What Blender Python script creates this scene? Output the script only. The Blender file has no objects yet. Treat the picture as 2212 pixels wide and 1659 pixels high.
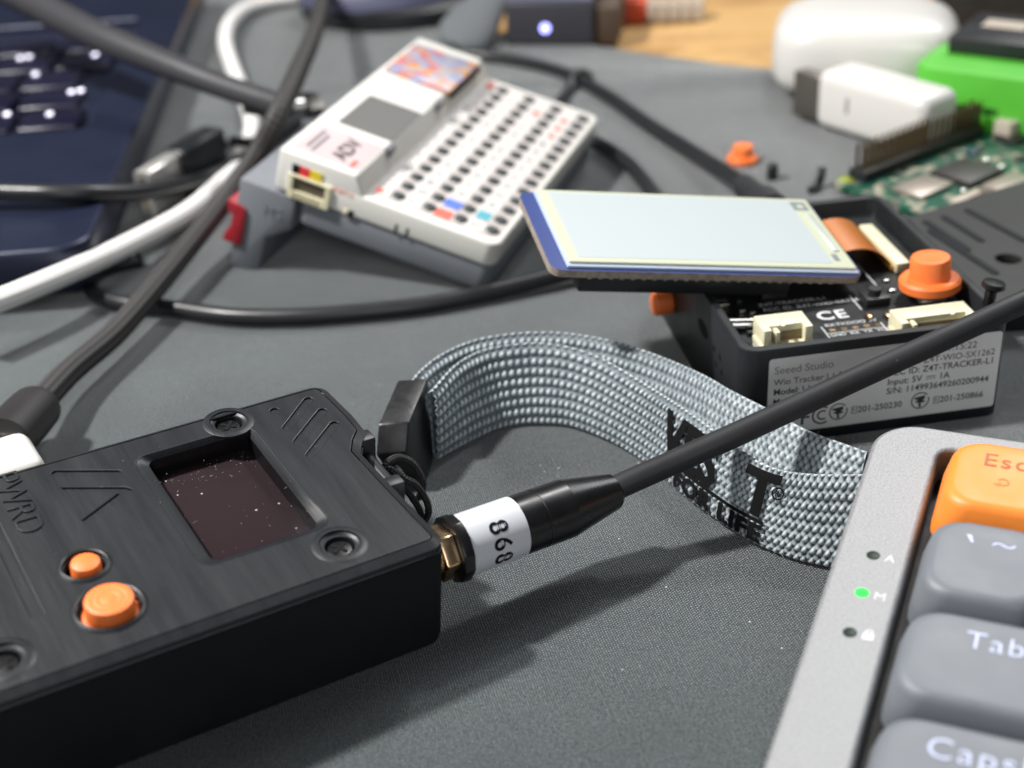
import bpy, bmesh, math, random
import numpy as np
from mathutils import Matrix, Vector
random.seed(7); np.random.seed(7)
D2R = math.radians
MM = 0.001                      # everything below is measured in millimetres
SC = bpy.context.scene
COL = SC.collection

# ------------------------------------------------------------------ camera
W0, H0 = 2212.0, 1659.0
FPX, PITCH, ROLL, CAMH = 3082.0, D2R(29.56), D2R(-3.1), 140.2
_c, _s = math.cos(PITCH), math.sin(PITCH)
_F = np.array([0, _c, -_s]); _R0 = np.array([1.0, 0, 0]); _U0 = np.array([0, _s, _c])
_R = math.cos(ROLL)*_R0 + math.sin(ROLL)*_U0
_U = -math.sin(ROLL)*_R0 + math.cos(ROLL)*_U0
_C = np.array([0, 0, CAMH])
def at(px, py, z=0.0):
    """point of the horizontal plane z (mm) seen at a place of the photograph"""
    d = _F + _R*(px-W0/2)/FPX - _U*(py-H0/2)/FPX
    return _C + d*((z-CAMH)/d[2])
cam = bpy.data.objects.new('camera', bpy.data.cameras.new('camera')); COL.objects.link(cam)
cam.matrix_world = Matrix(((_R[0], _U[0], -_F[0], 0), (_R[1], _U[1], -_F[1], 0), (_R[2], _U[2], -_F[2], CAMH*MM), (0, 0, 0, 1)))
cam.data.sensor_fit = 'HORIZONTAL'; cam.data.sensor_width = 36; cam.data.lens = FPX/W0*36
cam.data.clip_start = 0.01; cam.data.clip_end = 20
cam.data.dof.use_dof = True; cam.data.dof.focus_distance = 0.229; cam.data.dof.aperture_fstop = 15.5
SC.camera = cam

# ------------------------------------------------------------------ light
w = bpy.data.worlds.new('World'); SC.world = w; w.use_nodes = True
w.node_tree.nodes['Background'].inputs[0].default_value = (0.90, 0.96, 1.0, 1)
w.node_tree.nodes['Background'].inputs[1].default_value = 0.06
def area(name, dirv, dist, size, power, col, target=(10, 260, 0), size_y=None):
    l = bpy.data.lights.new(name, 'AREA'); l.energy = power; l.color = col; l.size = size
    if size_y: l.shape = 'RECTANGLE'; l.size_y = size_y
    o = bpy.data.objects.new(name, l); COL.objects.link(o)
    d = Vector(dirv).normalized(); o.location = Vector(target)*MM + d*dist
    o.rotation_euler = (-d).to_track_quat('-Z', 'Y').to_euler(); return o
area('ceiling_lamp_key', (-0.66, 0.18, 1.0), 0.58, 0.04, 6.2, (1.0, 0.975, 0.94), (-10, 170, 10))
area('ceiling_lamp_second', (0.34, 0.72, 1.0), 1.5, 0.12, 8.0, (1.0, 0.97, 0.94))
area('sheen_panel_back', (1.0, 0.9, 1.5), 1.6, 0.6, 9.0, (0.95, 0.98, 1.0), (0, 420, 0))  # added panel behind for grazing sheen on the cloth, no fixture seen
area('fill_light_left', (-0.95, -0.42, 0.75), 1.8, 0.6, 4.5, (1.0, 0.98, 0.95))  # added soft fill for the pocket computer's front, no known lamp
area('fill_light_front', (0.15, -0.92, 0.42), 2.0, 0.8, 8.5, (0.96, 0.98, 1.0))  # added low fill that lifts upright faces, stands for no real lamp
SC.view_settings.view_transform = 'Standard'; SC.view_settings.look = 'None'
SC.view_settings.exposure = 0.0; SC.view_settings.gamma = 1.0
SC.render.engine = 'CYCLES'

# ------------------------------------------------------------------ materials
def lin(h):
    h = h.lstrip('#'); o = []
    for i in (0, 2, 4):
        v = int(h[i:i+2], 16)/255; o.append(v/12.92 if v <= 0.04045 else ((v+0.055)/1.055)**2.4)
    return (*o, 1)
class NT:
    def __init__(s, m): s.t = m.node_tree; s.n = s.t.nodes; s.l = s.t.links
    def new(s, t, **k):
        n = s.n.new(t)
        for a, b in k.items(): setattr(n, a, b)
        return n
    def math(s, op, a, b=None, c=None):
        n = s.new('ShaderNodeMath', operation=op)
        for i, v in enumerate((a, b, c)):
            if v is None: continue
            if isinstance(v, (int, float)): n.inputs[i].default_value = v
            else: s.l.new(v, n.inputs[i])
        return n.outputs[0]
    def noise(s, vec, scale, detail=3.0, rough=0.5):
        n = s.new('ShaderNodeTexNoise'); n.inputs['Scale'].default_value = scale
        n.inputs['Detail'].default_value = detail; n.inputs['Roughness'].default_value = rough
        s.l.new(vec, n.inputs['Vector']); return n.outputs['Fac']
    def mix(s, fac, a, b, mode='MIX'):
        n = s.new('ShaderNodeMix', data_type='RGBA', blend_type=mode)
        for i, v in ((0, fac), (6, a), (7, b)):
            if hasattr(v, 'is_output') or hasattr(v, 'links'): s.l.new(v, n.inputs[i])
            else: n.inputs[i].default_value = v
        return n.outputs[2]
    def ramp(s, fac, stops):
        n = s.new('ShaderNodeValToRGB'); s.l.new(fac, n.inputs[0]); e = n.color_ramp.elements
        while len(e) < len(stops): e.new(0.5)
        for q, (p, c) in zip(e, stops): q.position = p; q.color = c
        return n.outputs[0]
MATS = {}
def mat(name, col, rough=0.5, metal=0.0, spec=0.5, bump=None, var=None, coat=0.0, speck=None, emit=None, stretch=None, sub=0.0):
    """col linear rgba; bump=(scale per m, strength, distance mm); var=(scale, amount)"""
    m = bpy.data.materials.new(name); m.use_nodes = True; nt = NT(m); b = nt.n['Principled BSDF']
    b.inputs['Base Color'].default_value = col; b.inputs['Roughness'].default_value = rough
    b.inputs['Metallic'].default_value = metal; b.inputs['Specular IOR Level'].default_value = spec
    b.inputs['Coat Weight'].default_value = coat
    if sub: b.inputs['Subsurface Weight'].default_value = sub; b.inputs['Subsurface Radius'].default_value = (.001, .0008, .0006)
    tc = nt.new('ShaderNodeTexCoord'); v = tc.outputs['Object']
    if stretch:
        mp = nt.new('ShaderNodeMapping'); mp.inputs['Scale'].default_value = stretch; nt.l.new(v, mp.inputs[0]); v = mp.outputs[0]
    if emit: b.inputs['Emission Color'].default_value = emit[0]; b.inputs['Emission Strength'].default_value = emit[1]
    if var:
        f = nt.noise(v, var[0], 4, 0.6)
        lo = tuple(max(0, q*(1-var[1])) for q in col[:3])+(1,); hi = tuple(min(1, q*(1+var[1])) for q in col[:3])+(1,)
        c = nt.ramp(f, [(0.3, lo), (0.7, hi)])
        rr = nt.math('MULTIPLY_ADD', f, 0.25, rough-0.12); nt.l.new(rr, b.inputs['Roughness'])
    else: c = None
    if speck:                       # small dust specks: (cells per m, radius fraction, colour)
        vo = nt.new('ShaderNodeTexVoronoi'); vo.inputs['Scale'].default_value = speck[0]; nt.l.new(v, vo.inputs['Vector'])
        k = nt.math('LESS_THAN', vo.outputs['Distance'], speck[1])
        sep = nt.new('ShaderNodeSeparateColor'); nt.l.new(vo.outputs['Color'], sep.inputs[0])
        k = nt.math('MULTIPLY', k, nt.math('GREATER_THAN', sep.outputs[0], 0.72))
        c = nt.mix(k, c if c is not None else col, speck[2])
    if c is not None: nt.l.new(c, b.inputs['Base Color'])
    if bump:
        f = nt.noise(v, bump[0], 3, 0.6); bn = nt.new('ShaderNodeBump')
        bn.inputs['Strength'].default_value = bump[1]; bn.inputs['Distance'].default_value = bump[2]*MM
        nt.l.new(f, bn.inputs['Height']); nt.l.new(bn.outputs[0], b.inputs['Normal'])
    MATS[name] = m; return m
def mat_cloth():
    m = bpy.data.materials.new('knit_cloth'); m.use_nodes = True; nt = NT(m); b = nt.n['Principled BSDF']
    tc = nt.new('ShaderNodeTexCoord'); mp = nt.new('ShaderNodeMapping')
    mp.inputs['Rotation'].default_value = (0, 0, D2R(-12)); mp.inputs['Scale'].default_value = (1000, 1000, 1000)
    nt.l.new(tc.outputs['Object'], mp.inputs[0])
    nz = nt.new('ShaderNodeTexNoise'); nz.inputs['Scale'].default_value = 0.25; nz.inputs['Detail'].default_value = 3
    nt.l.new(mp.outputs[0], nz.inputs['Vector'])
    sp = nt.new('ShaderNodeSeparateXYZ'); nt.l.new(mp.outputs[0], sp.inputs[0])
    x = nt.math('MULTIPLY_ADD', nz.outputs['Fac'], 0.45, sp.outputs[0]); y = nt.math('MULTIPLY_ADD', nz.outputs['Fac'], 0.5, sp.outputs[1])
    u = nt.math('DIVIDE', x, 0.40); v = nt.math('DIVIDE', y, 0.5)
    par = nt.math('MULTIPLY', nt.math('FLOORED_MODULO', nt.math('FLOOR', u), 2.0), 0.5)
    lean = nt.math('MULTIPLY', nt.math('PINGPONG', u, 1.0), 0.35)
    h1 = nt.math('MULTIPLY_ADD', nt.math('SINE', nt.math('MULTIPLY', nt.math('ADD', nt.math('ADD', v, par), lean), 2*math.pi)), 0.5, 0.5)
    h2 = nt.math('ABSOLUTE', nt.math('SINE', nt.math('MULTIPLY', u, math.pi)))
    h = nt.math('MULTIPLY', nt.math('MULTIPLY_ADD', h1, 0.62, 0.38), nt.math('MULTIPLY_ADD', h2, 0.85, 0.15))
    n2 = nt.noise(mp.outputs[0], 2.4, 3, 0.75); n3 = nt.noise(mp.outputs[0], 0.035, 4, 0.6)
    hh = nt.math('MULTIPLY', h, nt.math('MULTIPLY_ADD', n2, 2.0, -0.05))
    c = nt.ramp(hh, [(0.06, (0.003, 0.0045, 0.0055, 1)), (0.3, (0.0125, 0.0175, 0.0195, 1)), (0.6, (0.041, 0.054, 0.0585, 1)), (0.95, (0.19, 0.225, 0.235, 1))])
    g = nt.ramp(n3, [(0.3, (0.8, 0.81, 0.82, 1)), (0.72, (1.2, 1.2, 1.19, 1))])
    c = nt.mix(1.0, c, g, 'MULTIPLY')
    vo = nt.new('ShaderNodeTexVoronoi'); vo.inputs['Scale'].default_value = 0.42; nt.l.new(mp.outputs[0], vo.inputs['Vector'])
    sc = nt.new('ShaderNodeSeparateColor'); nt.l.new(vo.outputs['Color'], sc.inputs[0])
    k = nt.math('MULTIPLY', nt.math('LESS_THAN', vo.outputs['Distance'], nt.math('MULTIPLY', sc.outputs[0], 0.075)), nt.math('GREATER_THAN', sc.outputs[1], 0.7))
    c = nt.mix(k, c, (0.55, 0.57, 0.58, 1))
    nt.l.new(c, b.inputs['Base Color']); b.inputs['Roughness'].default_value = 0.78
    b.inputs['Specular IOR Level'].default_value = 0.35
    b.inputs['Sheen Weight'].default_value = 1.0; b.inputs['Sheen Roughness'].default_value = 0.38
    bn = nt.new('ShaderNodeBump'); bn.inputs['Strength'].default_value = 0.7; bn.inputs['Distance'].default_value = 0.16*MM
    nt.l.new(hh, bn.inputs['Height']); nt.l.new(bn.outputs[0], b.inputs['Normal']); return m
def mat_wood():
    m = bpy.data.materials.new('plywood'); m.use_nodes = True; nt = NT(m); b = nt.n['Principled BSDF']
    tc = nt.new('ShaderNodeTexCoord'); mp = nt.new('ShaderNodeMapping'); mp.inputs['Scale'].default_value = (22, 60, 40)
    mp.inputs['Rotation'].default_value = (0, 0, D2R(-10)); nt.l.new(tc.outputs['Object'], mp.inputs[0])
    vo = nt.new('ShaderNodeTexVoronoi'); vo.inputs['Scale'].default_value = 1.7; nt.l.new(mp.outputs[0], vo.inputs['Vector'])
    sp = nt.new('ShaderNodeSeparateColor'); nt.l.new(vo.outputs['Color'], sp.inputs[0])
    f = nt.math('MULTIPLY_ADD', nt.noise(mp.outputs[0], 4.0, 5, 0.7), 0.6, nt.math('MULTIPLY', sp.outputs[0], 0.5))
    c = nt.ramp(f, [(0.2, lin('#8f6636')), (0.42, lin('#c49a60')), (0.6, lin('#d2aa70')), (0.85, lin('#ad8350'))])
    nt.l.new(c, b.inputs['Base Color']); b.inputs['Roughness'].default_value = 0.45; return m
def mat_braid(name, dark, light, pu=1.5, kv=5, rough=0.6, strength=0.9):
    """braided sleeve, from the tube's own UV (u = mm along, v = turn)"""
    m = bpy.data.materials.new(name); m.use_nodes = True; nt = NT(m); b = nt.n['Principled BSDF']
    uv = nt.new('ShaderNodeUVMap'); sp = nt.new('ShaderNodeSeparateXYZ'); nt.l.new(uv.outputs[0], sp.inputs[0])
    u = nt.math('MULTIPLY', sp.outputs[0], 2*math.pi/pu); v = nt.math('MULTIPLY', sp.outputs[1], 2*math.pi*kv)
    a = nt.math('SINE', nt.math('ADD', u, v)); q = nt.math('SINE', nt.math('SUBTRACT', u, v))
    h = nt.math('MULTIPLY_ADD', nt.math('MULTIPLY', a, q), 0.5, 0.5)
    nt.l.new(nt.ramp(h, [(0.15, dark), (0.85, light)]), b.inputs['Base Color']); b.inputs['Roughness'].default_value = rough
    bn = nt.new('ShaderNodeBump'); bn.inputs['Strength'].default_value = strength; bn.inputs['Distance'].default_value = 0.25*MM
    nt.l.new(h, bn.inputs['Height']); nt.l.new(bn.outputs[0], b.inputs['Normal']); return m
def mat_strap():
    m = bpy.data.materials.new('woven_strap'); m.use_nodes = True; nt = NT(m); b = nt.n['Principled BSDF']
    at_ = nt.new('ShaderNodeAttribute'); at_.attribute_name = 'tone'
    tc = nt.new('ShaderNodeTexCoord'); mp = nt.new('ShaderNodeMapping'); mp.inputs['Scale'].default_value = (2500, 2500, 9000)
    nt.l.new(tc.outputs['Object'], mp.inputs[0]); f = nt.noise(mp.outputs[0], 1.0, 2, 0.6)
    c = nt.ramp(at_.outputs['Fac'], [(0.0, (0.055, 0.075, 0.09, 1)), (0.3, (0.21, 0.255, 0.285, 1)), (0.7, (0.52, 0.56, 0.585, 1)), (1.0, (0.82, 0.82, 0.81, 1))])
    c = nt.mix(1.0, c, nt.ramp(f, [(0.3, (0.8, 0.8, 0.8, 1)), (0.7, (1.12, 1.12, 1.12, 1))]), 'MULTIPLY')
    nt.l.new(c, b.inputs['Base Color']); b.inputs['Roughness'].default_value = 0.55; b.inputs['Sheen Weight'].default_value = 0.25
    bn = nt.new('ShaderNodeBump'); bn.inputs['Strength'].default_value = 0.5; bn.inputs['Distance'].default_value = 0.08*MM
    nt.l.new(f, bn.inputs['Height']); nt.l.new(bn.outputs[0], b.inputs['Normal']); return m
def mat_sticker():
    m = bpy.data.materials.new('colour_sticker'); m.use_nodes = True; nt = NT(m); b = nt.n['Principled BSDF']
    tc = nt.new('ShaderNodeTexCoord'); vo = nt.new('ShaderNodeTexVoronoi'); vo.inputs['Scale'].default_value = 420
    nt.l.new(tc.outputs['Object'], vo.inputs['Vector']); sp = nt.new('ShaderNodeSeparateColor'); nt.l.new(vo.outputs['Color'], sp.inputs[0])
    c = nt.ramp(sp.outputs[0], [(0.0, lin('#96959a')), (0.3, lin('#aaa2aa')), (0.5, lin('#7f90b4')), (0.68, lin('#c06a68')), (0.86, lin('#c39c5c')), (1.0, lin('#b84a62'))])
    nt.l.new(c, b.inputs['Base Color']); b.inputs['Roughness'].default_value = 0.35; return m
def mat_pcb():
    m = bpy.data.materials.new('green_board'); m.use_nodes = True; nt = NT(m); b = nt.n['Principled BSDF']
    tc = nt.new('ShaderNodeTexCoord'); vo = nt.new('ShaderNodeTexVoronoi'); vo.inputs['Scale'].default_value = 420
    nt.l.new(tc.outputs['Object'], vo.inputs['Vector']); sp = nt.new('ShaderNodeSeparateColor'); nt.l.new(vo.outputs['Color'], sp.inputs[0])
    c = nt.ramp(sp.outputs[0], [(0.0, lin('#0f4636')), (0.42, lin('#165845')), (0.6, lin('#2a5f4c')), (0.68, lin('#a09a88')), (0.85, lin('#6a6f62')), (1.0, lin('#2b3a34'))])
    nt.l.new(c, b.inputs['Base Color']); b.inputs['Roughness'].default_value = 0.35; return m

black3d = mat('black_printed_plastic', lin('#1a1d21'), 0.42, spec=0.42, bump=(1300, 0.32, 0.12), var=(420, 0.1), speck=(300, 0.06, (0.35, 0.35, 0.36, 1)), stretch=(1, 0.1, 1))
blackside = mat('black_case_plastic', lin('#101317'), 0.65, spec=0.25, bump=(1400, 0.2, 0.08), var=(150, 0.2))
blackabs = mat('black_moulded_plastic', lin('#1f2124'), 0.42, spec=0.45, bump=(2500, 0.12, 0.05), var=(120, 0.15))
blackgloss = mat('black_gloss_plastic', lin('#131315'), 0.3, spec=0.5, var=(200, 0.1), speck=(260, 0.05, (0.35, 0.35, 0.35, 1)))
rubber = mat('black_rubber', lin('#26272a'), 0.55, spec=0.4, bump=(3000, 0.15, 0.05), var=(90, 0.2), speck=(300, 0.035, (0.25, 0.25, 0.25, 1)))
darkhole = mat('dark_recess', (0.004, 0.004, 0.005, 1), 0.7, spec=0.2)
orange = mat('orange_printed_plastic', lin('#f07a38'), 0.5, bump=(1800, 0.15, 0.06), var=(200, 0.08), sub=0.15)
screenglass = mat('dark_display_glass', (0.026, 0.0175, 0.020, 1), 0.1, spec=0.22, speck=(560, 0.1, (0.4, 0.4, 0.42, 1)))  # brown tint of a reflection put into the glass colour
screwsteel = mat('dark_screw_steel', lin('#5a5a5c'), 0.28, metal=1.0, bump=(3000, 0.3, 0.05))
gold = mat('gold_plated_brass', lin('#e6c49a'), 0.25, metal=1.0, var=(400, 0.08))
steel = mat('bright_steel', lin('#c9c8c6'), 0.22, metal=1.0, var=(300, 0.1))
whitelabel = mat('white_label_film', lin('#c6c9d0'), 0.28, spec=0.5, coat=0.3, bump=(250, 0.1, 0.1))
ink = mat('black_print_ink', (0.006, 0.006, 0.007, 1), 0.8, spec=0.15)
labelsilver = mat('silver_grey_label', lin('#dcdbda'), 0.4, spec=0.4, var=(90, 0.05), bump=(400, 0.05, 0.05))
labelink = mat('dark_grey_print', (0.028, 0.028, 0.03, 1), 0.6)
smudged = mat('faded_grey_print', (0.22, 0.22, 0.22, 1), 0.6)
alu = mat('sandblasted_silver', lin('#959698'), 0.5, metal=0.5, spec=0.5, bump=(2800, 0.8, 0.12), var=(3000, 0.22))
plateblack = mat('dark_key_plate', (0.018, 0.016, 0.017, 1), 0.6, var=(400, 0.4))
keygrey = mat('grey_keycap', lin('#6d7279'), 0.5, bump=(2600, 0.12, 0.04), var=(150, 0.04), speck=(240, 0.02, (0.5, 0.5, 0.5, 1)))
keyorange = mat('orange_keycap', lin('#f08a34'), 0.45, bump=(2600, 0.1, 0.04), var=(150, 0.04))
key_mark = mat('pale_backlit_legend', lin('#b8c0e0'), 0.4, emit=((0.7, 0.78, 1, 1), 0.03))
legendbrown = mat('brown_orange_legend', lin('#a2521f'), 0.5)
legenddim = mat('dull_orange_legend', lin('#d0762c'), 0.5)
whiteink = mat('white_print_ink', lin('#cfd1d3'), 0.5)
ledoff = mat('dark_green_lens', lin('#1c2a22'), 0.4, spec=0.2)
ledgreen = mat('lit_green_lens', lin('#28d848'), 0.5, spec=0.1, emit=((0.06, 0.85, 0.1, 1), 0.8))
whiteabs = mat('white_plastic', lin('#d6d5cf'), 0.42, var=(60, 0.02), sub=0.1)
keypad = mat('pale_keypad_print', lin('#b5adab'), 0.5, var=(150, 0.04))
greybase = mat('slate_grey_plastic', lin('#6f7379'), 0.55, bump=(1800, 0.12, 0.05), var=(90, 0.05))
lcdgrey = mat('blank_grey_lcd', lin('#6b6b6a'), 0.3)
pinksticker = mat('pale_pink_sticker', lin('#c4b2b4'), 0.4, var=(60, 0.04))
red = mat('red_plastic', lin('#96202b'), 0.45)
redprint = mat('red_print', lin('#e0604f'), 0.5); blueprint = mat('blue_print', lin('#4a6cc9'), 0.5)
tealprint = mat('teal_print', lin('#3f9fb0'), 0.5); yellowprint = mat('yellow_print', lin('#d9c22c'), 0.5)
redlabel = mat('red_tag', lin('#d8343c'), 0.5); greyprint = mat('grey_print', lin('#68686e'), 0.5)
dotgreen = mat('near_black_button', lin('#1b2a2a'), 0.4)
cream = mat('cream_connector_plastic', lin('#d9d4b4'), 0.42, sub=0.2, var=(300, 0.03))
boardblack = mat('black_solder_mask', lin('#1c1e20'), 0.32, spec=0.5, var=(300, 0.2))
boardblue = mat('blue_solder_mask', lin('#263a78'), 0.3, spec=0.5)
boardedge = mat('fibreglass_edge', lin('#94897e'), 0.7, bump=(1500, 0.6, 0.2), var=(900, 0.3))
glasspale = mat('cream_glass_border', lin('#c4c9b2'), 0.18, spec=0.5)
glassedge = mat('pale_blue_glass_edge', lin('#b3bfd6'), 0.1, spec=0.6)
epaper = mat('white_electronic_paper', lin('#aeb7ba'), 0.35, spec=0.3)
epgrey = mat('grey_mark', lin('#6c767c'), 0.4)
kapton = mat('amber_ribbon', lin('#b0682a'), 0.3, spec=0.6)
laptopnavy = mat('navy_laptop_shell', lin('#1d2338'), 0.38, metal=0.3, spec=0.5, var=(30, 0.06))
laptopkey = mat('dark_violet_key', lin('#15142a'), 0.3, spec=0.6)
laptopglint = mat('painted_key_glint', lin('#ffffff'), 0.4, emit=((0.78, 0.75, 1, 1), 2.0))  # emission stands in for lamp glints on glossy keys
whiteglossy = mat('white_gloss_plastic', lin('#d9d7d3'), 0.22, spec=0.5, sub=0.1)
greenplastic = mat('green_printed_plastic', lin('#55b535'), 0.5, var=(60, 0.05))
cablewhite = mat_braid('white_braid', lin('#bdbcbb'), lin('#f4f2f0'), 1.8, 6, 0.6, 0.3)
cableblack = mat_braid('black_braid', lin('#050506'), lin('#403e3e'), 2.5, 5, 0.6, 0.6)
cord = mat_braid('black_cord', lin('#101011'), lin('#3a3939'), 0.9, 3, 0.6, 0.8)
cablesmooth = mat('black_cable_jacket', lin('#232427'), 0.36, spec=0.45, var=(90, 0.1))
brownside = mat('brown_box_side', lin('#4a3a2c'), 0.6)
bluegrey = mat('dusky_blue_shell', lin('#51536b'), 0.5, var=(40, 0.05))
slate = mat('slate_rubber', lin('#5d6164'), 0.7, var=(60, 0.06))
redconn = mat('red_orange_connector', lin('#d0502e'), 0.5)
beige = mat('beige_grey_plastic', lin('#b5aa9c'), 0.5)
bluelight = mat('lit_blue_lens', lin('#8080ff'), 0.3, emit=((0.35, 0.35, 1, 1), 5.0))
yellowgreen = mat('yellow_green_plastic', lin('#8f962a'), 0.5)
chip = mat('dark_chip', lin('#2b2927'), 0.5); silverchip = mat('dull_silver_can', lin('#a39a90'), 0.4, metal=0.6)
pinmetal = mat('aged_brass_pin', lin('#6a5c46'), 0.4, metal=0.8)
strapmat = mat_strap(); stickermat = mat_sticker(); pcbgreen = mat_pcb()

# ------------------------------------------------------------------ geometry
class G:
    """plain mesh data in mm; m = material slot of each face"""
    def __init__(s, v=(), f=(), m=None, uv=None):
        s.v = [tuple(map(float, p)) for p in v]; s.f = [tuple(q) for q in f]; s.m = list(m) if m is not None else [0]*len(s.f); s.uv = uv
    def __add__(s, o):
        k = len(s.v); uv = None
        if s.uv and o.uv: uv = s.uv+o.uv
        return G(s.v+o.v, s.f+[tuple(i+k for i in q) for q in o.f], s.m+o.m, uv)
    def slot(s, i): s.m = [i]*len(s.f); return s
    def xf(s, M): s.v = [tuple(M @ Vector(p)) for p in s.v]; return s
    def mv(s, x=0, y=0, z=0): s.v = [(a+x, b+y, c+z) for a, b, c in s.v]; return s
    def rot(s, ax, deg): return s.xf(Matrix.Rotation(D2R(deg), 4, ax))
    def fn(s, f): s.v = [tuple(f(*p)) for p in s.v]; return s
def rrect(x0, x1, y0, y1, r, n=6, ne=0):
    r = min(r, (x1-x0)/2-1e-4, (y1-y0)/2-1e-4); P = []
    for cx, cy, a0 in ((x1-r, y1-r, 0), (x0+r, y1-r, 90), (x0+r, y0+r, 180), (x1-r, y0+r, 270)):
        P += [(cx+r*math.cos(D2R(a0+90*i/n)), cy+r*math.sin(D2R(a0+90*i/n))) for i in range(n+1)]
    if ne:
        Q = []
        for i, p in enumerate(P):
            Q.append(p); q = P[(i+1) % len(P)]
            if i % (n+1) == n: Q += [(p[0]+(q[0]-p[0])*k/(ne+1), p[1]+(q[1]-p[1])*k/(ne+1)) for k in range(1, ne+1)]
        P = Q
    return P
def circ(cx, cy, r, n=28): return [(cx+r*math.cos(2*math.pi*i/n), cy+r*math.sin(2*math.pi*i/n)) for i in range(n)]
def capsule(x0, y0, x1, y1, r, n=6):
    a = math.atan2(y1-y0, x1-x0); P = []
    P += [(x1+r*math.cos(a-math.pi/2+math.pi*i/n), y1+r*math.sin(a-math.pi/2+math.pi*i/n)) for i in range(n+1)]
    P += [(x0+r*math.cos(a+math.pi/2+math.pi*i/n), y0+r*math.sin(a+math.pi/2+math.pi*i/n)) for i in range(n+1)]
    return P
def loft(rings, cap0=True, cap1=True, closed=False):
    n = len(rings[0]); v = [p for r in rings for p in r]; f = []
    for k in range(len(rings)-(0 if closed else 1)):
        a = k*n; b = ((k+1) % len(rings))*n
        for i in range(n): j = (i+1) % n; f.append((a+i, a+j, b+j, b+i))
    if not closed:
        if cap0: f.append(tuple(reversed(range(n))))
        if cap1: f.append(tuple(range((len(rings)-1)*n, len(rings)*n)))
    return G(v, f)
def zr(poly, z): return [(x, y, z) for x, y in poly]
def prism(poly, z0, z1): return loft([zr(poly, z0), zr(poly, z1)])
def rbox(x0, x1, y0, y1, z0, z1, b=0.3, seg=2):
    bm = bmesh.new(); bmesh.ops.create_cube(bm, size=1)
    for q in bm.verts: q.co = Vector(((x0+x1)/2+q.co.x*(x1-x0), (y0+y1)/2+q.co.y*(y1-y0), (z0+z1)/2+q.co.z*(z1-z0)))
    if b: bmesh.ops.bevel(bm, geom=bm.edges[:], offset=b, segments=seg, profile=0.5, affect='EDGES')
    return from_bm(bm)
def from_bm(bm):
    bm.verts.index_update(); g = G([q.co[:] for q in bm.verts], [[q.index for q in f.verts] for f in bm.faces]); bm.free(); return g
def bevelled(g, b, seg=2, ang=30):
    bm = bmesh.new(); vs = [bm.verts.new(p) for p in g.v]
    for f in g.f:
        try: bm.faces.new([vs[i] for i in f])
        except ValueError: pass
    bmesh.ops.recalc_face_normals(bm, faces=bm.faces[:])
    ed = [e for e in bm.edges if len(e.link_faces) == 2 and e.calc_face_angle(0) > D2R(ang)]
    bmesh.ops.bevel(bm, geom=ed, offset=b, segments=seg, profile=0.5, affect='EDGES', clamp_overlap=True)
    return from_bm(bm)
def curve_mesh(cu):
    o = bpy.data.objects.new('tmp', cu); me = o.to_mesh()
    g = G([q.co[:] for q in me.vertices], [tuple(p.vertices) for p in me.polygons]); o.to_mesh_clear()
    bpy.data.objects.remove(o); bpy.data.curves.remove(cu); return g
def plate(outer, holes, z0, z1, bev=0.0, seg=2):
    cu = bpy.data.curves.new('tmp', 'CURVE'); cu.dimensions = '2D'; cu.fill_mode = 'BOTH'
    for P in [outer]+list(holes):
        sp = cu.splines.new('POLY'); sp.points.add(len(P)-1)
        for q, p in zip(sp.points, P): q.co = (p[0], p[1], 0, 1)
        sp.use_cyclic_u = True
    cu.extrude = (z1-z0)/2-bev; cu.bevel_depth = bev; cu.bevel_resolution = seg-1 if bev else 0; cu.offset = -bev
    return curve_mesh(cu).mv(z=(z0+z1)/2)
def text(s, size, ext=0.03, ax='LEFT', ay='BOTTOM_BASELINE', bev=0.0, off=0.0, sp=1.0):
    cu = bpy.data.curves.new('tmp', 'FONT'); cu.body = s; cu.size = size; cu.extrude = ext; cu.align_x = ax; cu.align_y = ay
    cu.bevel_depth = bev; cu.offset = off; cu.resolution_u = 4; cu.space_character = sp
    return curve_mesh(cu)
def spline(P, n):
    """Catmull-Rom through P (k,d), n samples spread by length"""
    P = np.array(P, float); k = len(P)
    E = np.vstack([2*P[0]-P[1], P, 2*P[-1]-P[-2]]); out = []
    for i in range(k-1):
        a, b, c, d = E[i], E[i+1], E[i+2], E[i+3]
        for t in np.linspace(0, 1, 24, endpoint=False):
            out.append(0.5*((2*b)+(-a+c)*t+(2*a-5*b+4*c-d)*t*t+(-a+3*b-3*c+d)*t**3))
    out.append(P[-1]); out = np.array(out); L = np.r_[0, np.cumsum(np.linalg.norm(np.diff(out[:, :3], axis=0), axis=1))]
    s = np.linspace(0, L[-1], n); return np.stack([np.interp(s, L, out[:, j]) for j in range(out.shape[1])], 1), s
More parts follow.
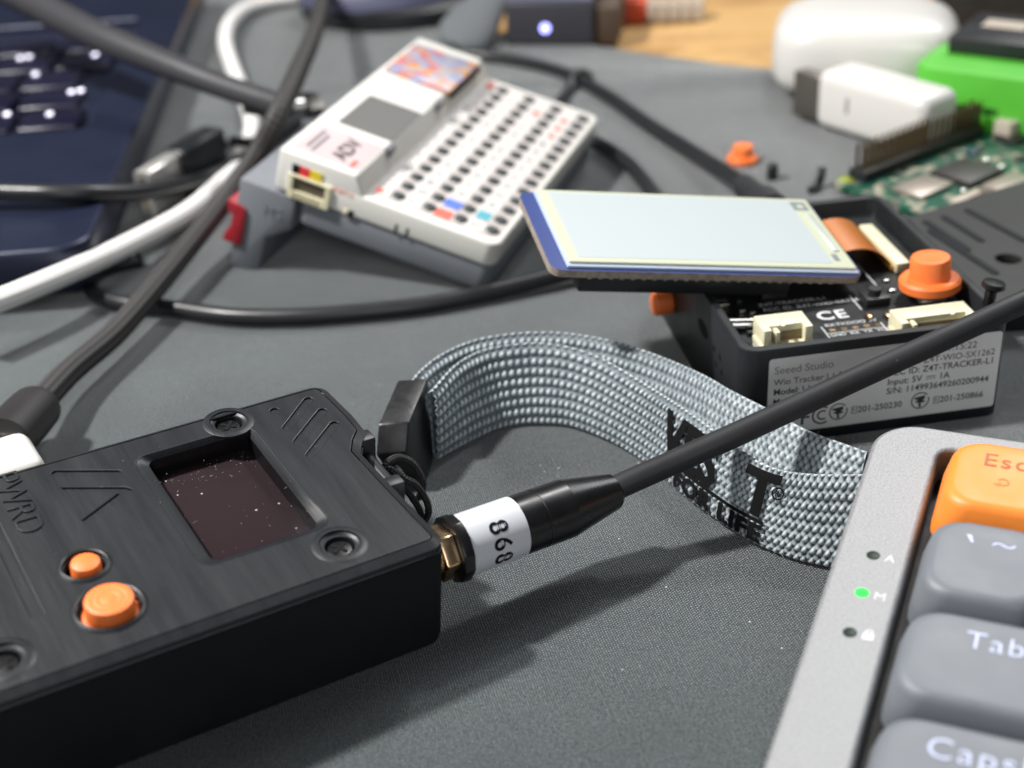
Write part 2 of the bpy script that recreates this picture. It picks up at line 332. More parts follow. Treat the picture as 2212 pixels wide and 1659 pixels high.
def tube(P, r, n=16, step=1.0, smooth=True, braid=None):
    """P: points (x,y,z) or (x,y,z,r)"""
    P = [tuple(p) if len(p) == 4 else (*p, r) for p in P]
    if smooth:
        L = sum(math.dist(P[i][:3], P[i+1][:3]) for i in range(len(P)-1)); Q, s = spline(P, max(4, int(L/step)+1))
    else:
        Q = np.array(P, float); s = np.r_[0, np.cumsum(np.linalg.norm(np.diff(Q[:, :3], axis=0), axis=1))]
    T = np.gradient(Q[:, :3], axis=0); T /= np.linalg.norm(T, axis=1)[:, None]+1e-12
    N = np.cross(T[0], [0, 0, 1.0]); N = N if np.linalg.norm(N) > 1e-3 else np.array([1.0, 0, 0]); v = []; m = len(Q)
    for i in range(m):
        N = N-T[i]*(N@T[i]); N /= np.linalg.norm(N); B = np.cross(T[i], N)
        for k in range(n):
            a = 2*math.pi*k/n; q = 1.0
            if braid: q += braid[2]*(math.sin(2*math.pi*s[i]/braid[0]+braid[1]*a)*math.sin(2*math.pi*s[i]/braid[0]-braid[1]*a))
            v.append(tuple(Q[i, :3]+q*Q[i, 3]*(math.cos(a)*N+math.sin(a)*B)))
    f = []; uv = []
    for i in range(m-1):
        for k in range(n):
            j = (k+1) % n; f.append((i*n+k, i*n+j, (i+1)*n+j, (i+1)*n+k))
            uv.append(((s[i], k/n), (s[i], (k+1)/n), (s[i+1], (k+1)/n), (s[i+1], k/n)))
    f.append(tuple(reversed(range(n)))); uv.append(((0, 0),)*n); f.append(tuple(range((m-1)*n, m*n))); uv.append(((0, 0),)*n)
    return G(v, f, None, uv)
def lathe(prof, n=32, axis='Z', open=False):
    """profile (r, z) turned about Z (or laid along X)"""
    g = loft([[(r*math.cos(2*math.pi*i/n), r*math.sin(2*math.pi*i/n), z) for i in range(n)] for r, z in prof], not open, not open)
    if axis == 'X': g.fn(lambda x, y, z: (z, y, -x))
    if axis == 'Y': g.fn(lambda x, y, z: (x, z, -y))
    return g

def make(name, g, mats, sharp=32):
    me = bpy.data.meshes.new(name)
    me.from_pydata([(a*MM, b*MM, c*MM) for a, b, c in g.v], [], g.f)
    mats = mats if isinstance(mats, (list, tuple)) else [mats]
    for q in mats: me.materials.append(q)
    if len(mats) > 1: me.polygons.foreach_set('material_index', g.m)
    if g.uv:
        l = me.uv_layers.new(name='UVMap'); flat = [c for poly in g.uv for p in poly for c in p]; l.data.foreach_set('uv', flat)
    me.validate(); bm = bmesh.new(); bm.from_mesh(me); bmesh.ops.recalc_face_normals(bm, faces=bm.faces[:]); bm.to_mesh(me); bm.free()
    me.polygons.foreach_set('use_smooth', [True]*len(me.polygons)); me.set_sharp_from_angle(angle=D2R(sharp)); me.update()
    return me
class Thing:
    """an Empty at the thing's base; its parts are given in the thing's own frame (mm)"""
    def __init__(s, name, label, cat, M=None, base=(0, 0, 0), group=None):
        s.M = M or Matrix(); s.b = Vector(base); s.r = bpy.data.objects.new(name, None); COL.objects.link(s.r)
        s.r.empty_display_size = 0.01
        X = s.M.copy(); X.translation = (s.M @ s.b)*MM; s.r.matrix_world = X
        s.r['label'] = label; s.r['category'] = cat
        if group: s.r['group'] = group
    def add(s, name, g, mats, sub=None, label=None, sharp=32, mesh=None):
        if mesh is None: mesh = make(name, g.mv(*(-s.b)), mats, sharp)
        o = bpy.data.objects.new(name, mesh); COL.objects.link(o); o.parent = sub or s.r
        if label: o['label'] = label
        return o
def solo(name, g, mats, label, cat, group=None, sharp=32):
    """a thing that is one mesh; its origin sits under its middle"""
    a = np.array(g.v); c = (a.min(0)+a.max(0))/2; c[2] = a[:, 2].min()
    o = bpy.data.objects.new(name, make(name, g.mv(*(-c)), mats, sharp)); COL.objects.link(o); o.location = Vector(c)*MM
    o['label'] = label; o['category'] = cat
    if group: o['group'] = group
    return o
def frame(o, yaw, rx=0.0, ry=0.0):
    return Matrix.Translation(o) @ Matrix.Rotation(yaw, 4, 'Z') @ Matrix.Rotation(rx, 4, 'X') @ Matrix.Rotation(ry, 4, 'Y')

# ================================================================== setting
def structure(name, g, m):
    o = bpy.data.objects.new(name, make(name, g, m)); COL.objects.link(o); o['kind'] = 'structure'; return o
structure('wooden_tabletop', rbox(-700, 700, -200, 1300, -27, -2.0, 1.0), mat_wood())
e0, e1 = at(1290, 100), at(1712, 160)
dv = (e1-e0)/np.linalg.norm((e1-e0)[:2]); nrm = np.array([-dv[1], dv[0]])
def cloth():
    A = e0[:2]-dv[:2]*560; nx, ny = 150, 120; v = []; f = []
    for j in range(ny+1):
        for i in range(nx+1):
            p = A+dv[:2]*(1060*i/nx)-nrm*(760*(j/ny)**1.4)
            wob = 0.0
            for (qx, qy, ang, wd, hgt) in ((30, 425, 0.2, 5.5, 1.3), (8, 440, -0.15, 6, 1.1), (60, 440, -0.25, 7, 1.0), (-35, 420, -0.1, 8, 0.8)):
                c, s = math.cos(ang), math.sin(ang); lx = (p[0]-qx)*c+(p[1]-qy)*s; ly = -(p[0]-qx)*s+(p[1]-qy)*c
                wob += hgt*math.exp(-(ly/wd)**2)*math.exp(-(lx/55)**2)
            v.append((p[0], p[1], wob))
    for j in range(ny):
        for i in range(nx): a = j*(nx+1)+i; f.append((a, a+nx+1, a+nx+2, a+1))
    k = len(v); v += [(v[i][0], v[i][1], -1.9) for i in range(nx+1)]
    for i in range(nx): f.append((i, i+1, k+i+1, k+i))
    return G(v, f)
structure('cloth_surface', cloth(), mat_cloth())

# ================================================================== handheld radio in front
TM = frame((-10.29, 167.38, 20.0), 0.5245, 0.0974, 0.0422)
radio = Thing('handheld_radio', 'black handheld radio with dark screen, two orange buttons and antenna marked 868', 'handheld radio', TM, (-46, 23, -20))
out = [(-104, 0.0)]+[(-2.6+2.6*math.sin(D2R(a)), 2.6-2.6*math.cos(D2R(a))) for a in range(0, 91, 15)]
out += [(-0.3, 8), (-0.6, 16), (-0.9, 26), (0.4, 28.2), (2.4, 30.5), (2.6, 36), (2.2, 43.5)]
out += [(-0.4+2.6*math.cos(D2R(a)), 44.2+2.6*math.sin(D2R(a))) for a in range(0, 91, 18)]+[(-104, 46.8)]
def inset(P, d):
    n = len(P); Q = []
    for i in range(n):
        a, b, c = Vector(P[i-1]), Vector(P[i]), Vector(P[(i+1) % n])
        t1 = (b-a).normalized(); t2 = (c-b).normalized(); n1 = Vector((-t1.y, t1.x)); n2 = Vector((-t2.y, t2.x)); k = 1+n1.dot(n2)
        q = b+(n1+n2)*(d/max(k, 0.3))
        Q.append((q.x, q.y))
    return Q
shell = loft([zr(inset(out, 1.2), -20), zr(inset(out, 0.25), -19.2), zr(inset(out, 0.0), -18), zr(inset(out, 0.0), -1.9), zr(inset(out, 1.5), -1.9), zr(inset(out, 1.5), -17), zr(inset(out, 2.0), -17.5)], True, True)
shell_o = radio.add('case_shell', shell, blackside)
# faceplate: sloped border, then the flat top with its openings
win_o = rrect(-32.8, -13.5, 11.2, 40.4, 2.4, 6, 9); win_i = rrect(-30.7, -14.3, 13.0, 39.9, 1.4, 6, 9)
win_o = [(x+0.8*max(0, min(1, (x+16)/3))*max(0, min(1, (20-y)/5)), y) for x, y in win_o]
slots = [circ(-8.3, 42.3, 0.75, 14)]+[capsule(*q, 0.72) for q in ((-8.6, 36.9, -2.2, 42.6), (-8.6, 32.7, -1.6, 38.6), (-8.4, 28.5, -1.5, 34.3))]
logo = [capsule(-43.8, 42.5, -35.8, 38.2, 0.6, 4),
        [(-44.2, 38.6), (-36.0, 34.2), (-35.2, 33.2), (-35.7, 32.7), (-43.3, 28.7), (-43.9, 29.6), (-37.2, 33.3), (-43.8, 37.4)]]
groove = [rrect(-56.0, -54.4, 12.6, 44, 0.3, 3)]
screws = [(-16.1, 42.7), (-14.0, 6.8), (-61.3, 6.8)]
btns = [(-46.7, 19.6, 3.05), (-46.5, 9.7, 4.35)]
holes = [win_o]+slots+logo+groove+[circ(x, y, 2.9, 28) for x, y in screws]+[circ(x, y, r, 32) for x, y, r in btns]
top = plate(inset(out, 1.6), holes, -1.0, 0.0, 0.2, 3)
slope = loft([zr(inset(out, 0.15), -1.55), zr(inset(out, 0.15), -0.75), zr(inset(out, 1.45), -0.06)], False, False)
floor = plate(inset(out, 1.6), [win_o]+[circ(x, y, 2.2, 28) for x, y in screws]+[circ(x, y, r-0.25, 32) for x, y, r in btns], -1.5, -0.34, 0)
winring = loft([zr(win_o, -0.12), zr([((a+c)/2, (b+d)/2) for (a, b), (c, d) in zip(win_o, win_i)], -0.5), zr(win_i, -1.0)], False, False)
winwall = loft([zr(win_i, -0.98), zr(win_i, -4.3)], False, False)
face = top+slope+floor+winring
for x, y in screws: face = face+lathe([(2.9, -0.3), (3.0, 0.22), (3.5, 0.25), (4.1, 0.02), (4.1, -0.3)], open=True).mv(x, y)+lathe([(2.95, -0.1), (2.25, -0.5), (2.25, -2)], open=True).mv(x, y)
for x, y, r in btns: face = face+lathe([(r-0.05, -1.8), (r-0.05, 0.28), (r+0.2, 0.42), (r+0.45, 0.3), (r+0.75, 0.02), (r+0.75, -0.4)], 40, open=True).mv(x, y)
radio.add('faceplate', face, black3d, sharp=28)
radio.add('display_recess', winwall, blackgloss)
radio.add('display_glass', rbox(-32, -13.2, 11.5, 41.6, -4.6, -4.0, 0.1), screenglass)
radio.add('raised_lettering', text('PWRD', 6.6, 0.1, bev=0.1, sp=0.95, off=-0.12).fn(lambda x, y, z: (y*0.85, -x*0.86, z)).mv(-52.6, 46.0, 0.08), black3d)
def dust(x0, x1, y0, y1, z, n):
    g = G()
    for _ in range(n):
        x, y, a = random.uniform(x0, x1), random.uniform(y0, y1), random.uniform(0, 180)
        l = random.choice((0.05, 0.06, 0.07, 0.1, 0.14, 0.3)); g = g+rbox(-l, l, -0.035, 0.035, 0, 0.05, 0).rot('Z', a).mv(x, y, z)
    return g
dustm = mat('pale_lint', lin('#6c6c6d'), 0.8)
d_ = radio.add('lint_specks', dust(-31, -14, 14, 39, -4.0, 16)+dust(-29, -14.5, 34, 39.5, -4.0, 40)+dust(-58, -1, 3, 44, 0.0, 26), dustm); d_['kind'] = 'stuff'
for x, y in screws:
    s_ = radio.add('screw', lathe([(0.01, -1.9), (2.15, -1.9), (2.15, -1.2), (1.7, -0.8), (0.01, -0.6)], 24).mv(x, y), screwsteel)
    a = random.uniform(10, 70)
    radio.add('cross_slot', (rbox(-1.3, 1.3, -0.28, 0.28, -0.9, -0.55, 0.05)+rbox(-0.28, 0.28, -1.3, -0.3, -0.9, -0.55, 0.05)+rbox(-0.28, 0.28, 0.3, 1.3, -0.9, -0.55, 0.05)).rot('Z', a).mv(x, y), darkhole, sub=s_)
radio.add('button', lathe([(2.1, -3), (2.1, 0.5), (1.95, 0.85), (1.6, 1.02), (0.01, 1.1)], 36).mv(-46.6, 19.3), orange, label='small orange button')
radio.add('button', lathe([(3.95, -3), (3.95, -0.9), (3.35, -0.7), (3.35, 1.5), (3.2, 1.85), (2.9, 2.0), (2.3, 2.0), (2.1, 1.93), (1.9, 2.0), (1.35, 2.0), (1.15, 1.92), (0.95, 2.0), (0.01, 2.0)], 40).mv(-46.5, 9.3), orange, label='large orange button with ring marks')
lug = rbox(-2.5, 3.3, 29.0, 32.0, -8.5, -0.9, 0.5)+rbox(-2.5, 2.6, 17.8, 20.4, -8.5, -2.0, 0.5)+tube([(1.5, 18, -4.5), (1.5, 31, -4.5)], 1.1, 12, smooth=False)
radio.add('strap_lug', lug, blackabs)
# antenna (axis along local x at y 5.6, z -7)
AY, AZ = 5.6, -7.2
def ax_l(prof, n=40): return lathe(prof, n, 'X').mv(0, AY, AZ)
hexp = [(4.35*math.cos(D2R(60*i+20)), 4.35*math.sin(D2R(60*i+20))) for i in range(6)]
whip_w = [at(1345, 1047, 13), at(1470, 992, 15), at(1600, 934, 17.5), at(1850, 818, 21.5), at(2050, 727, 25), at(2212, 652, 28), at(2420, 556, 31)]
Ti = TM.inverted(); whip_l = [tuple(Ti @ Vector(p)) for p in whip_w]
ant = radio.add('antenna', tube([(27.5, AY, AZ), (31, AY-.1, AZ)]+whip_l, 2.02, 20, 1.2), rubber)
radio.add('hex_nut', bevelled(prism(hexp, 0, 2.4), 0.25).fn(lambda x, y, z: (z+0.8, y, -x)).mv(0, AY, AZ)+ax_l([(3.0, -1), (3.0, 5)]), gold, sub=ant)
octp = [(5.3*math.cos(D2R(30*i+8)), 5.3*math.sin(D2R(30*i+8))) for i in range(12)]
radio.add('collar', bevelled(prism(octp, 0, 1.8), 0.2).fn(lambda x, y, z: (z+3.3, y, -x)).mv(0, AY, AZ), blackgloss, sub=ant)
radio.add('sleeve', ax_l([(4.0, 4.8), (4.72, 5.1), (4.72, 18.6), (4.62, 18.7), (4.62, 18.9), (4.72, 19.0), (4.72, 24.2), (2.95, 33.4), (2.6, 33.9), (0.1, 34)], 64), blackgloss, sub=ant, sharp=9)
bandR = 4.84
band = loft([[(x, AY+r*math.cos(a), AZ+r*math.sin(a)) for a in np.linspace(0, 2*math.pi, 64, endpoint=False)] for x, r in ((5.15, 4.74), (5.2, bandR), (14.9, bandR), (14.95, 4.74))], False, False)
radio.add('label_band', band, whitelabel, sub=ant)
def wrap(g, x0, elev):          # text x -> round the sleeve (downwards), text y -> along the antenna
    def f(X, Y, Z):
        a = D2R(elev)-X/bandR; r = bandR+0.03+Z; return (x0+Y, AY-r*math.cos(a), AZ+r*math.sin(a))
    return g.fn(f)
t868 = text('868', 4.3, 0.02, 'CENTER', sp=1.22, off=0.07)
radio.add('printed_number', wrap(t868, 8.7, 22), ink, sub=ant)

# ================================================================== lanyard
ST_F = [((-15.3, 220), (-14.7, 221.9)), ((-9.4, 225.2), (-10.5, 231)), ((-3.6, 229.6), (-5.6, 236)), ((.9, 231.1), (.2, 237.8)), ((5.2, 230.9), (6, 237.8)),
        ((9.6, 229.9), (11.7, 235.3)), ((13.7, 227.2), (17.1, 230.4)), ((19, 222), (22.5, 222.5)), ((23.5, 215.6), (26.6, 216)), ((26.7, 209.2), (29.6, 211)),
        ((30, 202.6), (33, 204.7)), ((33.2, 197.3), (36, 198.7)), ((36.3, 192.7), (39, 193.6)), ((39.6, 188.5), (42.3, 190.3)), ((44.2, 184.6), (46.5, 188.7)), ((48.7, 182.2), (51, 188.0)), ((54, 180.3), (56.5, 187.6))]
ST_B = [((-17.5, 219.2), (-19.3, 222.9)), ((-14.8, 224), (-17, 229.5)), ((-11, 229.5), (-12.9, 235.6)), ((-5.5, 233.4), (-7.1, 240.2)), ((.5, 235), (.3, 242.2)), ((6.5, 235), (7.7, 242)),
        ((12.5, 232.6), (14.9, 239.6)), ((18.5, 228.6), (21.8, 235.3)), ((24.5, 222.8), (28.4, 229.2)), ((31.5, 213.8), (34.6, 222)), ((36, 207), (38.7, 215.8)), ((40.5, 200.4), (43.8, 208.9)), ((45, 194.6), (48.6, 201.9)), ((49.5, 190.8), (52.8, 197.8)), ((54, 188), (57, 194))]
class Ribbon:
    def __init__(s, st, zb, zt, n=240):
        b = [(*p[0], zb) for p in st]; t = [(*p[1], zt) for p in st]
        Q, s.s = spline([(*x, *y) for x, y in zip(b, t)], n); s.B = Q[:, :3]; s.T = Q[:, 3:]; s.L = s.s[-1]
    def pts(s, S, V):
        f = lambda A: np.stack([np.interp(S, s.s, A[:, j]) for j in range(3)], -1)
        B, T = f(s.B), f(s.T); e = 0.4
        fb = lambda d: np.stack([np.interp(np.clip(S+d, 0, s.L), s.s, (s.B+s.T)[:, j]/2) for j in range(3)], -1)
        tg = fb(e)-fb(-e); up = T-B; N = np.cross(tg, up); N /= np.linalg.norm(N, axis=-1)[..., None]
        return B+(T-B)*V[..., None], N
def strap_mesh(name, rb, thick, step, flip):
    nS = int(rb.L/step); nV = int(15/step); S1 = np.linspace(0, rb.L, nS)
    V1 = 0.5-0.5*np.cos(np.linspace(0, math.pi, nV)); V1 = 0.55*V1+0.45*np.linspace(0, 1, nV)
    Vb = np.linspace(1, 0, 18)[1:-1]; Vall = np.r_[V1, Vb]; side = np.r_[np.ones(nV), -np.ones(len(Vb))]*flip
    S, V = np.meshgrid(S1, Vall, indexing='ij'); P, N = rb.pts(S, V)
    half = thick/2*np.sqrt(np.clip(1-np.abs(2*V-1)**5, 0, 1))
    a, b = 1.22, 0.92; best = np.zeros_like(S); tone = np.zeros_like(S); x = S; y = V*15.0
    for dr in (-1, 0, 1):
        r = np.floor(y/b)+dr; ph = 0.5*(np.mod(r, 2))
        for dc in (0, 1):
            c = np.floor(x/a-ph)+dc
            jit = np.mod(np.sin(c*41.3+r*17.7)*9137.13, 1.0)-0.5; cx = (c+ph)*a+jit*0.16; cy = (r+0.5)*b+jit*0.10; dx = x-cx; dy = y-cy; sl = np.where(np.mod(r, 2) == 0, 0.18, -0.18)
            dx2 = dx-sl*dy
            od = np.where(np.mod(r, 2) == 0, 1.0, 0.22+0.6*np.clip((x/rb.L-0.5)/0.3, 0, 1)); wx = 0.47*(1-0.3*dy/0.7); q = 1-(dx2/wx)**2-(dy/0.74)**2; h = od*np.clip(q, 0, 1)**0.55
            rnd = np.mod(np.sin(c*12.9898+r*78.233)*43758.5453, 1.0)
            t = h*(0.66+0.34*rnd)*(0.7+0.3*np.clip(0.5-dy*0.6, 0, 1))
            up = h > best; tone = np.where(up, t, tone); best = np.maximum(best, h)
    edge = (np.abs(2*V-1) > 0.88); disp = np.where(side == flip, best*0.42+0.11*np.cos(2*math.pi*(y/(2*b)-0.25)), best*0.3)
    P = P+N*(side*(half+disp))[..., None]
    # soft rounded selvedge bumps
    n, m = P.shape[:2]; me = bpy.data.meshes.new(name); co = (P.reshape(-1, 3)).astype(np.float64)
    idx = np.arange(n*m).reshape(n, m); A = idx[:-1]; Bq = idx[1:]
    quads = np.stack([A, np.roll(A, -1, 1), np.roll(Bq, -1, 1), Bq], -1).reshape(-1, 4)
    return co, quads, tone.reshape(-1)
def strap_obj(T, name, rb, thick, step, flip, label=None):
    co, quads, tone = strap_mesh(name, rb, thick, step, flip); me = bpy.data.meshes.new(name)
    co = (co-np.array(T.b))*MM
    me.vertices.add(len(co)); me.vertices.foreach_set('co', co.ravel()); k = len(quads)
    me.loops.add(k*4); me.loops.foreach_set('vertex_index', quads.ravel().astype(np.int32))
    me.polygons.add(k); me.polygons.foreach_set('loop_start', np.arange(0, 4*k, 4, dtype=np.int32)); me.polygons.foreach_set('loop_total', np.full(k, 4, np.int32))
    me.polygons.foreach_set('use_smooth', np.ones(k, bool)); me.update(calc_edges=True)
    at_ = me.attributes.new('tone', 'FLOAT', 'POINT'); at_.data.foreach_set('value', tone.astype(np.float32))
    me.materials.append(strapmat); return T.add(name, None, None, mesh=me, label=label)
lan = Thing('lanyard', 'grey woven lanyard strap with black lettering, curling from a black end clip to the keyboard', 'lanyard', None, (10, 215, 0))
RF = Ribbon(ST_F, 0.35, 14.0); RB = Ribbon(ST_B, 0.4, 14.0)
fs = strap_obj(lan, 'strap', RF, 2.0, 0.11, 1.0, 'front ply with black lettering')
strap_obj(lan, 'strap', RB, 2.0, 0.13, 1.0, 'rear ply without lettering')
sL = float(np.interp(0, [0, 1], [RF.s[np.argmin(np.hypot(RF.B[:, 0]-26.0, RF.B[:, 1]-210.8))]]*2))
def on_strap(g, s0, y0):
    a = np.array(g.v); S = s0+a[:, 0]; V = (y0+a[:, 1])/15.0; P, N = RF.pts(S, V)
    P = P+N*(1.0*np.sqrt(np.clip(1-np.abs(2*V-1)**5, 0, 1))+0.66+a[:, 2])[:, None]; g.v = [tuple(p) for p in P]; return g
def subdiv(g, n=2):
    bm = bmesh.new(); vs = [bm.verts.new(p) for p in g.v]
    for f in g.f:
        try: bm.faces.new([vs[i] for i in f])
        except ValueError: pass
    bmesh.ops.triangulate(bm, faces=bm.faces[:])
    for _ in range(n):
        ed = [e for e in bm.edges if e.calc_length() > 0.9]
        if ed: bmesh.ops.subdivide_edges(bm, edges=ed, cuts=1); bmesh.ops.triangulate(bm, faces=bm.faces[:])
    return from_bm(bm)
def bar(x0, x1, y0, y1): return rbox(x0, x1, y0, y1, 0, 0.1, 0)
let = text('VES', 11.6, 0.05, off=0.42, sp=1.0).fn(lambda x, y, z: (x*0.84-0.6, y*0.98, z))
let = let+bar(20.6, 27.6, 7.0, 8.7)+bar(23.3, 25.2, 0.1, 7.6)
let = let.mv(0, 5.6)+bar(2, 26.2, 4.55, 5.15)+text('FOR LIFE', 4.6, 0.05, off=0.2, sp=1.08).fn(lambda x, y, z: (x*1.12+4.6, y+0.95, z))
let = let+text('R', 1.6, 0.05).mv(26.9, 10.5)+plate(circ(27.5, 11.1, 1.15, 20), [circ(27.5, 11.1, 0.92, 20)], 0, 0.1)
lan.add('printed_lettering', on_strap(subdiv(let), sL, 0.0), ink, sub=fs)
fz = G()
for _ in range(150):
    rb_ = RF if random.random() < 0.6 else RB; S0 = np.array([random.uniform(2, rb_.L-2)]); p, nn = rb_.pts(S0, np.array([random.choice((0.985, 0.97, 0.02, random.random()))]))
    p, nn = p[0], nn[0]*1.0; dirv = nn*random.uniform(-0.3, 1)+np.array([random.uniform(-1, 1), random.uniform(-1, 1), random.uniform(0, 1)])*0.8; l = random.uniform(0.6, 1.7)
    p = p+nn*0.9*(1 if random.random() < 0.8 else 0.2); bend = np.array([random.uniform(-.5, .5), random.uniform(-.5, .5), random.uniform(-.3, .5)])
    fz = fz+tube([tuple(p), tuple(p+dirv*l*0.5), tuple(p+dirv*l+bend*l)], 0.022, 4, 0.4)
f_ = lan.add('loose_fibres', fz, mat('pale_fibre', lin('#a8acae'), 0.7), sub=fs); f_['kind'] = 'stuff'
ferr = [(-15.2, 225.4, 14.6), (-18.3, 213.8, 12.4), (-19.0, 211, 8), (-16.2, 212.5, 0.2), (-15.0, 221.0, 0.2)]
fe = G(ferr+[(x-5.4, y-0.2, z) for x, y, z in ferr], [(0, 1, 2, 3, 4), (9, 8, 7, 6, 5)]+[(i, 5+i, 5+(i+1) % 5, (i+1) % 5) for i in range(5)])
clipmat = mat('black_clip_plastic', lin('#202022'), 0.4, spec=0.5, bump=(700, 0.35, 0.15), var=(500, 0.25))
lan.add('end_clip', bevelled(fe, 0.35, 2, 20), clipmat)
cd = [at(805, 990, 14.5), at(824, 1020, 14), at(838, 998, 15.5), at(862, 988, 15), at(888, 998, 13.5), at(905, 1020, 11.5), at(914, 1046, 9), at(905, 1075, 5)]
lan.add('cord', tube(cd, 0.62, 10, 0.4), cord)
cd = [at(815, 1006, 13), at(832, 1026, 13.5), at(852, 1010, 14), at(873, 1033, 13), at(897, 1046, 11), at(917, 1073, 8), at(926, 1104, 5), at(915, 1130, 2.5)]
lan.add('cord', tube(cd, 0.6, 10, 0.4), cord)
cd = [at(826, 1034, 13), at(838, 1014, 15.2), at(856, 1022, 14.4), at(880, 1060, 9), at(905, 1098, 5), at(912, 1125, 2)]
lan.add('cord', tube(cd, 0.58, 10, 0.4), cord)

# ================================================================== keyboard
KM = frame((60.0, 169.59, 18.45), -0.4244, 0.0832, -0.0146)
kb = Thing('keyboard', 'silver keyboard corner with orange escape key and grey keycaps', 'keyboard', KM, (40, -40, -14))
ko = rrect(-11.5, 150, -110, 21.6, 7.0, 10); ki = rrect(-1.4, 140, -100, 16.6, 2.6, 6)
kb.add('frame', plate(ko, [ki], -13.0, 0.0, 0.7, 3), alu, sharp=40)
kb.add('key_plate', rbox(-1.6, 141, -101, 17, -9, -5.5, 0), plateblack)
def ring(x0, x1, y0, y1, r, z, dish=0.0): return [(x, y, z) for x, y in rrect(x0, x1, y0, y1, r, 8)]
def keycap(wd):
    x1 = wd*19.05-1.25; y0, y1 = -3.9, 13.9
    R = [ring(0.0, x1, y0, y1, 3.2, -1.8), ring(0.05, x1-0.05, y0+0.05, y1-0.05, 3.2, -0.6), ring(1.15, x1-1.15, y0+0.9, y1-1.0, 4.0, 4.0),
         ring(1.45, x1-1.45, y0+1.2, y1-1.25, 4.1, 4.7), ring(1.9, x1-1.9, y0+1.65, y1-1.6, 4.2, 5.1), ring(2.5, x1-2.5, y0+2.3, y1-2.1, 4.1, 5.22), ring(4.2, x1-4.2, y0+4.2, y1-4.0, 3.4, 5.12), ring(6.6, x1-6.6, y0+7, y1-7, 1.0, 5.06)]
    return loft(R)
KZ = 5.1
def key(row, wd, m, legends, name='keycap', label=None, x=0.0):
    o = kb.add(name, keycap(wd).mv(x, -19.05*row), m, label=label, sharp=50)
    for (s, sz, lx, ly, mt, kw) in legends:
        g = text(s, sz, 0.03, **kw) if isinstance(s, str) else s
        kb.add('key_mark', g.mv(x+lx, -19.05*row+ly, KZ+0.02), mt, sub=o)
    return o
arc = []
for a in np.linspace(D2R(-130), D2R(150), 15): arc.append((0.75*math.cos(a), 0.75*math.sin(a)))
loopicon = tube([(x, y, 0) for x, y in arc], 0.13, 6, smooth=False).fn(lambda x, y, z: (x, y, z*0.2))+prism([(-1.25, -0.6), (-0.3, -0.15), (-0.45, -1.1)], -0.03, 0.03)
key(0, 1, keyorange, [('Esc', 4.3, 5.6, 7.0, legendbrown, dict(sp=1.15, off=0.02)), (loopicon, 0, 9.0, 3.6, legenddim, {})], label='orange escape key')
key(1, 1, keygrey, [(prism([(-0.55, 0.8), (0.1, 0.8), (0.55, -0.7), (0.25, -0.7)], -0.03, 0.03), 0, 6.3, 8.9, key_mark, {}),
                    (tube([(-1.5, -0.25, 0), (-1.0, 0.25, 0), (-0.4, 0.2, 0), (0.3, -0.2, 0), (0.9, -0.25, 0), (1.4, 0.3, 0)], 0.17, 6, 0.2).fn(lambda x, y, z: (x, y, z*0.2)), 0, 10.8, 8.6, key_mark, {})], label='grey backtick and tilde key')
key(2, 1.5, keygrey, [('Tab', 4.4, 8.4, 6.9, key_mark, dict(sp=1.12, off=-0.045)), (prism([(0, 1.5), (2.4, 1.5), (2.4, 2.1), (3.3, 1.2), (2.4, 0.9), (0, 0.9)], -0.03, 0.03), 0, 16.4, 7.4, key_mark, {})], label='grey tab key')
key(3, 1.75, keygrey, [('CapsLock', 4.5, 6.6, 7.0, key_mark, dict(sp=1.16, off=-0.045))], label='grey caps lock key')
key(4, 2.25, keygrey, [], label='grey blank wide key')
for r in range(5): key(r, 1, keygrey, [], x=(19.05*(1 if r < 2 else 1.5 if r == 2 else 1.75 if r == 3 else 2.25)))
for y, m, s in ((-11.3, ledoff, 'A'), (-19.4, ledgreen, 'M'), (-27.5, ledoff, None)):
    kb.add('indicator_light', lathe([(0.95, -0.3), (0.95, 0.03), (0.8, 0.07), (0.01, 0.08)], 24).mv(-6.3, y), m, label='lit green indicator' if m is ledgreen else 'unlit indicator')
    if s: g = text(s, 2.2, 0.02).mv(-4.7, y-0.85, 0.02)
    else:
        g = plate([(-0.75, -0.75), (0.75, -0.75), (0.75, 0.45), (-0.75, 0.45)], [[(-0.4, -0.05), (0.4, -0.05), (0.4, 0.12), (-0.4, 0.12)]], 0, 0.04)
        g = (g+plate([(-0.5, 0.45), (0.5, 0.45), (0.5, 0.95), (0.25, 1.2), (-0.25, 1.2), (-0.5, 0.95)], [[(-0.28, 0.47), (0.28, 0.47), (0.28, 0.85), (0.1, 0.98), (-0.1, 0.98), (-0.28, 0.85)]], 0, 0.04)).mv(-3.9, y)
    kb.add('printed_symbol', g, whiteink)

# ================================================================== white pocket computer on grey base
CM = frame((-1.3, 286.98, 12.09), -0.3495, 0.0124, 0.2835)
pc = Thing('pocket_computer', 'white pocket computer with dotted keypad and blank grey screen, propped on a slate grey base', 'pocket computer', CM, (-30, 42, -12.6))
body = plate(rrect(-53.4, 0, 0, 84, 3.0, 6), [], -5.9, 0.0, 0.7, 3)
prof = [(-54, -5.8), (-54, 4.4), (-35.2, 4.4), (-32.4, -0.4), (-32.4, -5.8)]
pan = G([(x, y, z) for y in (0.15, 84.1) for x, z in prof], [(0, 1, 2, 3, 4), (9, 8, 7, 6, 5)]+[(i, (i+1) % 5, 5+(i+1) % 5, 5+i) for i in range(5)])
bo = pc.add('body', body+bevelled(pan, 0.7, 3, 20), whiteabs, sharp=40)
KP, KR, KM0 = 5.59, 7.64, 5.66
pc.add('keypad_print', plate(rrect(-31.8, -1.5, 2.6, 82, 2.0, 4), [], 0.0, 0.06, 0), keypad)
